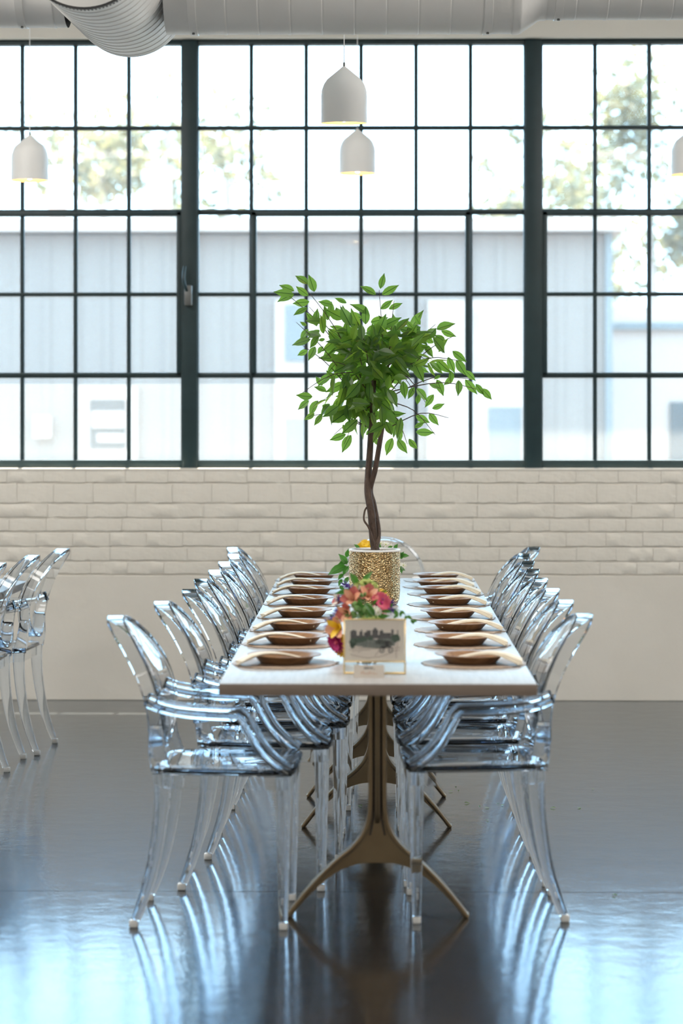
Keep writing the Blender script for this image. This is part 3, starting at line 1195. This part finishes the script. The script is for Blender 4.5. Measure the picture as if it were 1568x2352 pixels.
card_text('black_lettering', [[(500, 550), (520, 500), (530, 545), (560, 505), (565, 550)], [(510, 525), (555, 525)], [(585, 550), (580, 510), (610, 505), (605, 530), (585, 530)],
                              [(630, 545), (640, 510), (660, 510), (650, 545)], [(675, 550), (670, 510), (695, 515)], [(705, 530), (715, 550), (735, 548)]], 'ink_black', .0007)
card_text('copper_lettering', [[(430, 645), (460, 600), (490, 590), (495, 650)], [(450, 628), (500, 622)], [(515, 620), (518, 648), (545, 645), (550, 618), (555, 648)],
                               [(575, 650), (590, 618), (600, 645), (580, 650)], [(625, 592), (625, 648), (640, 645)], [(608, 612), (650, 608)], [(665, 620), (668, 648)], [(666, 604), (670, 602)],
                               [(690, 650), (690, 620), (715, 618), (722, 648), (790, 635)]], 'ink_copper', .0005)

# ------------------------------------------------------------------ potted ficus
TY = 9.5
tree = thing('potted_ficus', 'leafy green ficus tree in a hammered gold pot standing on the table', 'potted tree', (P(860, 1394, TY).x, TY, TZ))
pb = tree.location
bm = bmesh.new()
lathe(bm, [(.0005, 0), (.078, 0), (.090, .004), (.0975, .022), (.100, .05), (.1005, .21), (.1005, .213), (.092, .213), (.092, .17), (.0005, .17)], 64)
pot = mesh_obj('pot', bm, 'hammered_gold', tree)
bm = bmesh.new()
lathe(bm, [(.091, .212), (.1012, .212), (.1022, .216), (.1012, .2195), (.093, .2195), (.091, .216), (.091, .212)], 64)
mesh_obj('pot_rim', bm, 'lamp_white', pot)
bm = bmesh.new()
lathe(bm, [(.0005, .192), (.04, .194), (.0915, .188)], 40)
mesh_obj('soil', bm, 'soil', tree)


def T(px, py, dy=0.0):
    return P(px, py, TY + dy) - pb


def branch(pts, r0, r1, name='branch', k=5):
    path = smooth_path(pts, k)
    m = len(path)
    bm = bmesh.new()
    tube(bm, path, [r0 + (r1 - r0) * i / (m - 1) for i in range(m)], 8 if r0 > .004 else 5)
    return mesh_obj(name, bm, 'bark', tree)


branch([T(866, 1285), T(858, 1240, .01), T(853, 1180, -.005), T(845, 1130, 0), T(846, 1085, .01), T(849, 1040, .015), T(852, 990, .01), T(856, 930, 0), T(858, 870, 0)], .0175, .010, 'trunk', 6)
branch([T(858, 1275, -.03), T(868, 1225, .02), T(858, 1160, .025), T(850, 1125, .01), T(861, 1080, -.012), T(868, 1040, -.015), T(876, 990, -.01), T(885, 930, .01), T(892, 860, 0)], .0120, .009, 'trunk', 6)
branch([T(862, 1262, -.025), T(848, 1215, -.025), T(836, 1195, -.02), T(837, 1175, -.008), T(842, 1165, .0)], .0042, .0035, 'vine_stem', 6)

GX, GY, GS = 610, 610, 2.904
ends = [(650, 668, .02), (700, 660, -.04), (870, 665, .0), (905, 690, .05), (1000, 745, -.05), (1045, 770, .04), (1060, 830, -.03), (1115, 900, .0), (1075, 870, .06), (1030, 960, -.05),
        (1000, 1000, .03), (935, 1020, -.04), (790, 1020, .03), (765, 1000, -.06), (700, 960, .04), (690, 905, -.04), (690, 790, .03), (680, 740, -.05), (710, 705, .08), (780, 700, .1),
        (930, 740, .12), (985, 830, .12), (760, 830, -.14), (900, 800, -.15), (950, 900, -.12), (820, 740, -.12), (980, 930, .1), (740, 920, .12)]
rt = random.Random(11)
for ex, ey, dy in ends:
    bx, by = (854, 900) if ex < 865 else (888, 890)
    by += rt.uniform(-50, 70)
    if ey > 930:
        by = min(by + 70, 985)
    mx, my = (bx * .45 + ex * .55), (by * .45 + ey * .55) - 22
    branch([T(bx, by), T(mx, my, dy * .6), T(ex, ey, dy)], .0026, .0009, 'branch', 4)


def leaf_bm(L, w, fold, bend, vein=True):
    bm = bmesh.new()
    ts = (0, .10, .28, .5, .70, .86, 1.0)
    ws = (.02, .48, .92, 1.0, .72, .30, .01)
    cl, ml, mr_, rl = [], [], [], []
    for tt, ww in zip(ts, ws):
        y = tt * L
        z = -bend * L * tt * tt
        h = w * ww * .5
        vw = min(.0011, h * .4)
        ml.append(bm.verts.new((-vw, y, z)))
        mr_.append(bm.verts.new((vw, y, z)))
        cl.append(bm.verts.new((-h, y, z + h * fold)))
        rl.append(bm.verts.new((h, y, z + h * fold)))
    for i in range(len(ts) - 1):
        a = bm.faces.new((ml[i], ml[i + 1], cl[i + 1], cl[i]))
        b = bm.faces.new((mr_[i], rl[i], rl[i + 1], mr_[i + 1]))
        c = bm.faces.new((ml[i], mr_[i], mr_[i + 1], ml[i + 1]))
        c.material_index = 1
    return bm


leaf_meshes = []
for k, (L, w, f, b) in enumerate(((1, .46, .25, .10), (1, .50, .35, .22), (1, .42, .15, .02), (1, .48, .45, .15))):
    bm = leaf_bm(1.0, w, f, b)
    for v in bm.verts:
        pass
    o = mesh_obj('leaf', bm, ['ficus_leaf', 'ficus_vein'])
    # vein width was set for a 1 m leaf: widen it so that it scales down to about 2 mm
    for v in o.data.vertices:
        if abs(v.co.x) < .0012 and v.co.x != 0:
            v.co.x *= 14
    leaf_meshes.append(o.data)
    bpy.data.objects.remove(o)


def put_leaf(name, me, base, tip, parent, roll=0.0, up=None, wscale=1.0):
    d = tip - base
    L = d.length
    yv = d.normalized()
    upv = Vector(up) if up is not None else Vector((0, -1, .35))
    xv = yv.cross(upv)
    if xv.length < 1e-4:
        xv = Vector((1, 0, 0))
    xv.normalize()
    zv = xv.cross(yv)
    rot = Matrix((xv, yv, zv)).transposed().to_4x4()
    o = bpy.data.objects.new(name, me)
    C.objects.link(o)
    o.parent = parent
    o.matrix_local = Matrix.Translation(base) @ rot @ Matrix.Rotation(roll, 4, 'Y') @ Matrix.Diagonal((L * wscale, L, L, 1))
    return o


LV = [(190,170,90,125),(185,190,52,175),(188,190,80,230),(285,200,198,140),(280,125,200,55),(325,175,290,60),(292,240,178,255),(278,280,185,330),(325,390,268,310),(330,385,345,285),
      (272,400,228,375),(445,260,355,240),(540,250,460,215),(415,365,390,270),(430,330,440,240),(285,425,225,495),(360,430,280,485),(300,490,175,530),(355,470,290,550),(280,565,210,600),
      (330,540,285,630),(385,540,340,590),(395,490,350,500),(765,155,790,50),(735,195,632,130),(775,195,887,130),(765,290,848,230),(820,290,912,250),(770,410,905,345),(690,330,575,240),
      (640,350,540,320),(1138,425,1258,380),(1170,435,1270,475),(1195,510,1125,455),(1120,515,1040,460),(1030,395,990,330),(985,420,925,360),(1030,410,940,420),(1245,570,1340,645),
      (1215,610,1260,720),(1270,630,1335,730),(1285,765,1290,865),(1230,700,1240,790),(1330,760,1410,860),(1400,790,1455,865),(1440,820,1508,895),(1165,730,1120,760),(1090,790,1165,820),
      (1140,760,1188,870),(1120,860,1060,945),(1110,955,1192,922),(1090,985,1150,1065),(1000,1000,1095,1050),(1000,1110,1125,1115),(990,1080,1060,1045),(955,1155,1010,1228),(880,1160,940,1248),
      (845,1150,800,1265),(800,1040,845,1135),(775,980,880,1050),(990,810,948,890),(915,770,930,890),(1005,820,1080,900),(1020,860,1010,930),(380,800,330,740),(405,840,325,800),(455,760,405,700),
      (312,875,205,865),(290,900,210,960),(350,900,280,1005),(375,935,450,950),(325,985,258,1030),(378,990,322,1068),(440,975,380,1010),(535,1125,425,1165),(570,1130,505,1245),(515,1060,530,1105),
      (605,880,610,800),(670,1130,720,1080),(470,640,415,600),(1010,480,940,430),(1330,700,1400,770),(1250,740,1190,800),(560,640,450,650),(480,700,470,620),(520,420,430,410)]
rl = random.Random(5)
for a, b, c2, d in LV:
    dy = rl.uniform(-.10, .12)
    base = T(GX + a / GS, GY + b / GS, dy)
    tip = T(GX + c2 / GS, GY + d / GS, dy + rl.uniform(-.02, .02))
    put_leaf('leaf', rl.choice(leaf_meshes), base, tip, tree, rl.uniform(-.45, .45), (rl.uniform(-.3, .3), -1, rl.uniform(-.1, .5)))
clusters = [((760, 520), (270, 150), 72), ((640, 700), (220, 120), 36), ((640, 880), (250, 120), 40), ((1000, 560), (190, 110), 26), ((470, 440), (150, 110), 18), ((740, 1030), (170, 90), 16)]
for (cx, cyy), (rx, ry), n in clusters:
    for i in range(n):
        a = rl.uniform(0, 2 * PI)
        k = rl.random() ** .5
        x, y = cx + rx * k * math.cos(a), cyy + ry * k * math.sin(a)
        dy = rl.uniform(-.20, .20) * (1.1 - .5 * k)
        base = T(GX + x / GS, GY + y / GS, dy)
        ang = math.atan2(y - 620, x - 720) + (rl.uniform(-1.1, 1.1) if k > .5 else rl.uniform(-3.1, 3.1))
        L = rl.uniform(.068, .092)
        d3 = Vector((math.cos(ang), rl.uniform(-.6, .6), -math.sin(ang) - .35)).normalized()
        put_leaf('leaf', rl.choice(leaf_meshes), base, base + d3 * L, tree, rl.uniform(-.9, .9), (rl.uniform(-.6, .6), -1, rl.uniform(-.4, 1.0)))

bm = bmesh.new()
src = leaf_bm(1.0, .46, .25, .10)
tmp = bpy.data.meshes.new('tmp')
src.to_mesh(tmp)
src.free()
for i in range(150):
    a, k = rl.uniform(0, 2 * PI), rl.random() ** .6
    cx, cyy, rx, ry = ((730, 560, 230, 150), (700, 760, 170, 120), (690, 930, 150, 110))[0 if i < 90 else (1 if i < 125 else 2)]
    base = T(GX + (cx + rx * k * math.cos(a)) / GS, GY + (cyy + ry * k * math.sin(a)) / GS, rl.uniform(-.14, .14))
    d3 = Vector((rl.uniform(-1, 1), rl.uniform(-.6, .6), rl.uniform(-1, .5))).normalized()
    L = rl.uniform(.06, .085)
    xv = d3.cross(Vector((rl.uniform(-.5, .5), -1, rl.uniform(-.3, .8)))).normalized()
    zv = xv.cross(d3)
    mt = Matrix.Translation(base) @ Matrix((xv, d3, zv)).transposed().to_4x4() @ Matrix.Diagonal((L, L, L, 1))
    n0 = len(bm.verts)
    bm.from_mesh(tmp)
    bm.verts.ensure_lookup_table()
    for v in bm.verts[n0:]:
        v.co = mt @ v.co
inner = mesh_obj('inner_foliage', bm, ['ficus_leaf', 'ficus_vein'], tree)
inner['kind'] = 'stuff'

# ------------------------------------------------------------------ flower bouquets
bm = bmesh.new()
bm2 = leaf_bm(1.0, .5, .25, .18)
o = mesh_obj('leaf', bm2, ['bouquet_leaf', 'ficus_vein'])
for v in o.data.vertices:
    if abs(v.co.x) < .0012 and v.co.x != 0:
        v.co.x *= 10
bleaf = o.data
bpy.data.objects.remove(o)
bm.free()


def petal(bm, o, d, n, L, w, curl, mi=0, cup=.3):
    """o base, d direction, n upward normal"""
    d = d.normalized()
    n = (n - n.dot(d) * d).normalized()
    s = d.cross(n)
    rows = []
    for t, k in ((0, .22), (.3, .75), (.6, 1.0), (.85, .85), (1.0, .25)):
        c = o + d * (L * t) + n * (curl * L * t * t)
        rows.append([bm.verts.new(c - s * (w * k * .5) + n * (w * k * cup * .5)), bm.verts.new(c), bm.verts.new(c + s * (w * k * .5) + n * (w * k * cup * .5))])
    for a, b in zip(rows, rows[1:]):
        for i in range(2):
            f = bm.faces.new((a[i], a[i + 1], b[i + 1], b[i]))
            f.material_index = mi


def frame_of(ax):
    ax = Vector(ax).normalized()
    u = ax.cross(Vector((0, 0, 1)) if abs(ax.z) < .9 else Vector((1, 0, 0))).normalized()
    return ax, u, ax.cross(u)


def lily(parent, p, ax, m1, m2, size=.045):
    ax, u, v = frame_of(ax)
    bm = bmesh.new()
    for k in range(6):
        a = 2 * PI * k / 6 + .3
        rad = u * math.cos(a) + v * math.sin(a)
        op = .62 if k % 2 == 0 else .42
        petal(bm, p - ax * size * .3, ax + rad * op, -rad, size * 1.0, size * (.74 if k % 2 == 0 else .46), -.30, 0 if k % 2 == 0 else 1)
    for k in range(5):
        a = 2 * PI * k / 5
        rad = u * math.cos(a) + v * math.sin(a)
        tube(bm, [p - ax * size * .2, p + ax * size * .45 + rad * size * .12], .0007, 4, 1)
    return mesh_obj('lily_flower', bm, [m1, m2], parent)


def daisy(parent, p, ax, m1, m2, size=.03, n=18, name='daisy_flower'):
    ax, u, v = frame_of(ax)
    bm = bmesh.new()
    for ring, (kk, ln) in enumerate(((n, 1.0), (n - 4, .75))):
        for k in range(kk):
            a = 2 * PI * k / kk + ring * .2
            rad = u * math.cos(a) + v * math.sin(a)
            petal(bm, p + ax * ring * .003 + rad * size * .12, rad + ax * (.18 + .3 * ring), ax, size * ln, size * .32, .05, 0)
    bmesh.ops.create_icosphere(bm, subdivisions=1, radius=size * .22, matrix=Matrix.Translation(p + ax * .004))
    for f in bm.faces:
        if len(f.verts) == 3:
            f.material_index = 1
    return mesh_obj(name, bm, [m1, m2], parent)


def thistle(parent, p, ax, m, size=.024, seed=1):
    r = random.Random(seed)
    ax, u, v = frame_of(ax)
    bm = bmesh.new()
    bmesh.ops.create_icosphere(bm, subdivisions=1, radius=size * .38, matrix=Matrix.Translation(p))
    for k in range(34):
        d = Vector((r.gauss(0, 1), r.gauss(0, 1), r.gauss(0, 1))).normalized() + ax * .5
        petal(bm, p + d.normalized() * size * .2, d, ax + u * .3, size * r.uniform(.8, 1.35), size * .16, .05)
    return mesh_obj('thistle_flower', bm, [m], parent)


def floret_cluster(parent, p, rx, rz, m, n, rs, seed, name='floret_cluster'):
    r = random.Random(seed)
    bm = bmesh.new()
    for k in range(n):
        a, h = r.uniform(0, 2 * PI), r.random()
        rr = math.sqrt(1 - h * h) if h < 1 else 0
        q_ = p + Vector((rx * rr * math.cos(a), rx * rr * math.sin(a), rz * h))
        bmesh.ops.create_icosphere(bm, subdivisions=1, radius=rs * r.uniform(.7, 1.2), matrix=Matrix.Translation(q_))
    return mesh_obj(name, bm, [m], parent)


def stem(parent, pts, r=.0018, name='stem'):
    bm = bmesh.new()
    tube(bm, smooth_path(pts, 4), r, 5)
    return mesh_obj(name, bm, 'stem_green', parent)


def vase(parent, r, h):
    bm = bmesh.new()
    lathe(bm, [(.0005, 0), (r * .8, 0), (r, .006), (r, h * .7), (r * .85, h), (r * .80, h), (r * .93, h * .7), (r * .93, .010), (.0005, .008)], 32)
    return mesh_obj('glass_vase', bm, 'clear_plastic', parent)


BX = 7.36
b1 = thing('flower_bouquet', 'bright mixed flower bouquet in a small vase right behind the picture frame', 'flowers', (P(842, 1500, BX).x, BX - .06, TZ))
o1 = b1.location


def B(cx, cyy, dy=0.0):
    return P(740 + cx / 6.918, 1230 + cyy / 6.918, BX + dy) - o1


vase(b1, .034, .085)
toward = Vector((0, -1, .35))
lily(b1, B(480, 1010, -.02), (-.25, -.8, .45), 'petal_salmon', 'petal_peach', .046)
lily(b1, B(725, 965, .0), (.1, -.7, .6), 'petal_salmon', 'petal_peach', .046)
lily(b1, B(600, 900, .04), (-.1, -.3, .9), 'petal_salmon', 'petal_peach', .036)
lily(b1, B(390, 1225, -.04), (-.5, -.8, -.05), 'petal_salmon', 'petal_peach', .042)
lily(b1, B(250, 1460, -.05), (-.6, -.8, .0), 'petal_peach', 'petal_yellow', .048)
lily(b1, B(270, 1040, .06), (-.8, -.3, .3), 'petal_salmon', 'petal_white', .034)
daisy(b1, B(925, 1080, .0), (.5, -.75, .4), 'petal_rose', 'petal_magenta', .034, 22)
daisy(b1, B(235, 1690, -.03), (-.7, -.6, -.35), 'petal_magenta', 'petal_rose', .034, 14)
daisy(b1, B(350, 1750, -.015), (-.4, -.9, -.1), 'petal_yellow', 'petal_yellow', .034, 20)
daisy(b1, B(960, 950, .05), (.7, -.4, .5), 'petal_yellow', 'petal_yellow', .020, 14)
daisy(b1, B(1045, 1060, .05), (.8, -.4, .3), 'petal_yellow', 'petal_yellow', .016, 14)
for i, (cx, cyy, dy, ax, sz) in enumerate(((270, 1250, -.01, (-.6, -.5, .4), .022), (130, 1410, -.02, (-.9, -.4, .1), .021), (325, 1040, .04, (-.5, -.4, .6), .022), (1010, 1090, .02, (.7, -.5, .3), .024),
                                           (210, 1330, .03, (-.8, -.3, .3), .018), (1080, 1190, .0, (.8, -.3, .2), .014), (450, 880, .08, (-.3, 0, .9), .018))):
    thistle(b1, B(cx, cyy, dy), ax, 'thistle_purple', sz, i + 3)
for i, (cx, cyy, dy) in enumerate(((560, 840, .03), (620, 830, .05), (750, 880, .03), (790, 900, .02), (870, 1190, -.04), (890, 1230, -.05), (840, 1170, -.05))):
    daisy(b1, B(cx, cyy, dy), (random.uniform(-.4, .4), -.7, .6), 'petal_white', 'floret_green', .012, 8, 'small_white_flower')
floret_cluster(b1, B(690, 835, .045), .036, .024, 'floret_green', 120, .0042, 4)
floret_cluster(b1, B(770, 1330, -.045), .030, .014, 'floret_green', 60, .0036, 6)
floret_cluster(b1, B(640, 1300, .0), .060, .070, 'stem_green', 40, .012, 9, 'inner_greenery')
for cx0, cy0, cx1, cy1, dy, roll, ws in ((560, 790, 455, 590, .06, .2, .95), (640, 780, 770, 565, .07, -.3, .8), (620, 760, 860, 740, .05, .2, .7), (500, 900, 200, 890, .02, .4, .9),
                                         (840, 960, 900, 850, .04, .3, .8), (650, 1270, 560, 1000, -.05, -.3, .8), (830, 1280, 690, 1060, -.06, .4, .9), (800, 1100, 870, 1010, -.03, -.3, .8),
                                         (860, 1300, 1060, 1270, -.05, .2, .8), (930, 1210, 1110, 1200, -.03, -.2, .7), (900, 920, 1020, 880, .05, .3, .7), (600, 1030, 560, 950, .0, 0, .7),
                                         (480, 1300, 360, 1180, -.03, .3, .6), (330, 1200, 220, 1100, .02, .2, .5), (560, 1290, 420, 1310, -.04, .1, .6), (750, 1280, 720, 1180, -.065, .2, .5),
                                         (1050, 1150, 1120, 1080, .01, .3, .8), (250, 1330, 110, 1240, .03, .3, .4), (170, 1440, 100, 1440, -.02, .1, .5), (300, 1380, 210, 1300, -.06, .1, .3)):
    put_leaf('leaf', bleaf, B(cx0, cy0, dy), B(cx1, cy1, dy - .015), b1, roll, (0, -1, .5), ws)
stem(b1, [B(1000, 1200, .0), B(1150, 1170, -.01), B(1260, 1210, -.02), B(1360, 1300, -.03), B(1470, 1360, -.03)], .0009, 'twig')
for cx0, cy0, cx1, cy1 in ((1250, 1205, 1235, 1290), (1240, 1200, 1310, 1240), (1330, 1270, 1320, 1340), (1340, 1280, 1420, 1310), (1420, 1360, 1505, 1355), (1410, 1330, 1450, 1405), (1190, 1270, 1130, 1310), (1150, 1180, 1200, 1290)):
    put_leaf('leaf', bleaf, B(cx0, cy0, -.02), B(cx1, cy1, -.03), b1, .2, (0, -1, .5), 1.1)
for dx, tx, ty in ((-.012, 480, 1100), (.0, 700, 1050), (.01, 900, 1150), (.006, 640, 900), (-.006, 330, 1350), (.014, 800, 1250), (-.016, 560, 1250)):
    stem(b1, [(dx, dx * .7, .012), (dx * .6, 0, .085), B(tx, ty, .01)])

b2 = thing('flower_bouquet', 'loose leafy bouquet with yellow and white blooms standing behind the gold pot', 'flowers', (P(860, 1360, 10.2).x, 10.2, TZ))
o2 = b2.location


def B2(px, py, dy=0.0):
    return P(px, py, 10.2 + dy) - o2


vase(b2, .036, .095)
for i, (px, py, qx, qy) in enumerate(((795, 1300, 752, 1316), (797, 1296, 780, 1272), (800, 1290, 776, 1294), (800, 1300, 786, 1320), (785, 1330, 777, 1345), (788, 1318, 776, 1330), (800, 1325, 790, 1342),
                                      (795, 1280, 800, 1262), (918, 1280, 926, 1268), (920, 1276, 938, 1276), (922, 1284, 921, 1270), (918, 1305, 929, 1309), (920, 1300, 922, 1316), (905, 1262, 912, 1250), (870, 1262, 872, 1250),
                                      (890, 1262, 900, 1254), (780, 1345, 790, 1356), (826, 1262, 815, 1250))):
    put_leaf('leaf', bleaf, B2(px, py, -.02), B2(qx, qy, -.04), b2, .2, (0, -1, .5), 1.0)
for px, py in ((838, 1251), (846, 1254), (830, 1258)):
    daisy(b2, B2(px, py), (0, -.8, .5), 'petal_yellow', 'petal_yellow', .022, 16)
for px, py in ((874, 1250), (886, 1252), (896, 1256), (880, 1262), (926, 1300)):
    daisy(b2, B2(px, py), (0, -.6, .7), 'petal_white', 'floret_green', .016, 10, 'small_white_flower')
thistle(b2, B2(797, 1345, -.04), (-.7, -.4, .3), 'thistle_purple', .022, 40)
lily(b2, B2(830, 1290), (-.2, -.7, .5), 'petal_salmon', 'petal_peach', .04)
lily(b2, B2(880, 1290), (.2, -.7, .5), 'petal_salmon', 'petal_peach', .04)
for px, py in ((838, 1251), (880, 1256), (800, 1300), (918, 1290), (830, 1290)):
    stem(b2, [(0, 0, .012), (0, 0, .09), B2(px, py)])

# ------------------------------------------------------------------ leaf crumbs on the floor
crumb = None
for k, (px, py) in enumerate(((1046, 1808), (1052, 1816), (1040, 1818), (1100, 1852), (1112, 1856), (1066, 1845), (1148, 1846), (1156, 1850), (1115, 1885), (1275, 1856), (1358, 1812), (1405, 2055), (1325, 1856), (832, 1852))):
    Y = CAM_H * FPX / (py - 939)
    p = P(px, py, Y)
    o = bpy.data.objects.new('leaf_crumb', leaf_meshes[k % 4])
    C.objects.link(o)
    s = random.uniform(.012, .022)
    o.scale = (s, s, s)
    o.location = (p.x, p.y, .0035)
    o.rotation_euler = (random.uniform(-.1, .1), random.uniform(-.1, .1), random.uniform(0, 6))
    tag(o, 'tiny scrap of green leaf lying on the dark polished floor', 'leaf', 'leaf scraps on the floor')

# ------------------------------------------------------------------ outside: building across the yard
OYF = 24.0


def F(px, py, Y=OYF):
    return P(px, py, Y)


def fbox(name, m, parent, px0, px1, py0, py1, y0, y1, base=None):
    a, b = F(px0, py0), F(px1, py1)
    o0 = bd.location
    bm = bmesh.new()
    box(bm, a.x - o0.x, b.x - o0.x, OYF + y0 - o0.y, OYF + y1 - o0.y, b.z - o0.z, a.z - o0.z)
    return mesh_obj(name, bm, m, parent, smooth=False)


xr = F(1393, 0).x
bd = thing('neighbour_building', 'long pale blue corrugated building across the yard with white roof edge', 'building', (0, OYF, -.15))
bm = bmesh.new()
x = -16.0
while x < xr - .3:                   # corrugated front: raised ribs
    box(bm, x, x + .30, 0, .02, 0, 3.40)
    box(bm, x + .11, x + .19, -.010, 0.0, 0, 3.40)
    x += .30
box(bm, -16, xr, .02, 8, 0, 3.40)
mesh_obj('wall', bm, 'facade_panel', bd, smooth=False)
bm = bmesh.new()
box(bm, -16.2, xr + .15, -.25, 8.2, 3.42, 3.55)
mesh_obj('roof_edge', bm, 'facade_white', bd, smooth=False)
fbox('downspout', 'facade_trim', bd, 1388, 1404, 535, 1085, -.08, .02)
wn = fbox('window_surround', 'facade_white', bd, 183, 316, 888, 1056, -.10, .0)
fbox('pane', 'facade_glass', wn, 208, 290, 917, 1030, -.12, -.09)
fbox('curtain', 'facade_white', wn, 214, 288, 944, 982, -.15, -.125)
fbox('curtain', 'facade_white', wn, 226, 288, 996, 1015, -.15, -.125)
fbox('meter_box', 'facade_white', bd, 80, 119, 955, 1006, -.16, .0)
d1 = fbox('door_surround', 'facade_white', bd, 632, 905, 690, 1085, -.08, .0)
fbox('door_panel', 'facade_trim', d1, 655, 700, 700, 830, -.10, -.07)
fbox('door_panel', 'facade_trim', d1, 655, 700, 960, 1075, -.10, -.07)
d2 = fbox('door_surround', 'facade_white', bd, 982, 1200, 690, 1085, -.08, .0)
fbox('door_panel', 'facade_trim', d2, 1120, 1195, 935, 1075, -.10, -.07)
for px in (131, 370):
    t = thing('roof_vent', 'white roof vent with a cap on the building opposite, ' + ('left' if px < 200 else 'right') + ' one', 'vent', F(px, 480, 27))
    bm = bmesh.new()
    lathe(bm, [(.11, -.25), (.11, .34), (.10, .36)], 20)
    mesh_obj('vent_pipe', bm, 'facade_white', t)
    bm = bmesh.new()
    lathe(bm, [(.16, .36), (.16, .40), (.10, .46), (.01, .48)], 20, cap=True)
    mesh_obj('vent_cap', bm, 'facade_white', t)
bm = bmesh.new()
pp = F(1105, 1100, 21)
tube(bm, [(pp.x, 21, -.15), (pp.x - .06, 21, 2.4)], .05, 10)
tag(mesh_obj('wooden_post', bm, 'pole_wood'), 'slim brownish post standing in the yard outside the window', 'post')
b3 = thing('white_annex', 'low white building beyond the right end of the blue one', 'building', (F(1560, 0, 29).x, 29, -.15))
bm = bmesh.new()
box(bm, -.9, 6, 0, 3, 0, 2.9)
mesh_obj('wall', bm, 'facade_white', b3, smooth=False)
bm = bmesh.new()
box(bm, -1.0, 6.1, -.1, 3.1, 2.62, 2.7)
mesh_obj('roof_edge', bm, 'facade_trim', b3, smooth=False)
bm = bmesh.new()
box(bm, -.12, .8, -.04, .0, 1.05, 1.75)
mesh_obj('window', bm, 'facade_glass', b3, smooth=False)


def yard_tree(px, py, Y, r, label, seed, n=900):
    rr = random.Random(seed)
    c = F(px, py, Y)
    t = thing('yard_tree', label, 'tree', (c.x, Y, -.15), 0, 'trees beyond the buildings')
    bm = bmesh.new()
    h = c.z + .15
    tube(bm, smooth_path([(0, 0, 0), (.1, 0, h * .5), (0, 0, h)], 4), [.16] * 3 + [.12] * 3 + [.06] * 3, 8)
    mesh_obj('trunk', bm, 'pole_wood', t)
    bm = bmesh.new()
    subs = [(Vector((rr.gauss(0, .55), rr.gauss(0, .4), rr.gauss(0, .45))) * r, r * rr.uniform(.25, .5)) for _ in range(11)]
    for k in range(n):
        s, q_ = rr.choice(subs)
        d = Vector((rr.gauss(0, 1), rr.gauss(0, 1), rr.gauss(0, 1))).normalized() * q_ * rr.random() ** .4
        p = s + d + Vector((0, 0, h))
        u = Vector((rr.gauss(0, 1), rr.gauss(0, 1), rr.gauss(0, 1))).normalized()
        v = u.cross(Vector((rr.gauss(0, 1), rr.gauss(0, 1), rr.gauss(0, 1)))).normalized()
        L = rr.uniform(.07, .13)
        bm.faces.new([bm.verts.new(p + u * L), bm.verts.new(p + v * L * .5), bm.verts.new(p - u * L), bm.verts.new(p - v * L * .5)])
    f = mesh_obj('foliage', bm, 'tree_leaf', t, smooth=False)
    f['kind'] = 'stuff'


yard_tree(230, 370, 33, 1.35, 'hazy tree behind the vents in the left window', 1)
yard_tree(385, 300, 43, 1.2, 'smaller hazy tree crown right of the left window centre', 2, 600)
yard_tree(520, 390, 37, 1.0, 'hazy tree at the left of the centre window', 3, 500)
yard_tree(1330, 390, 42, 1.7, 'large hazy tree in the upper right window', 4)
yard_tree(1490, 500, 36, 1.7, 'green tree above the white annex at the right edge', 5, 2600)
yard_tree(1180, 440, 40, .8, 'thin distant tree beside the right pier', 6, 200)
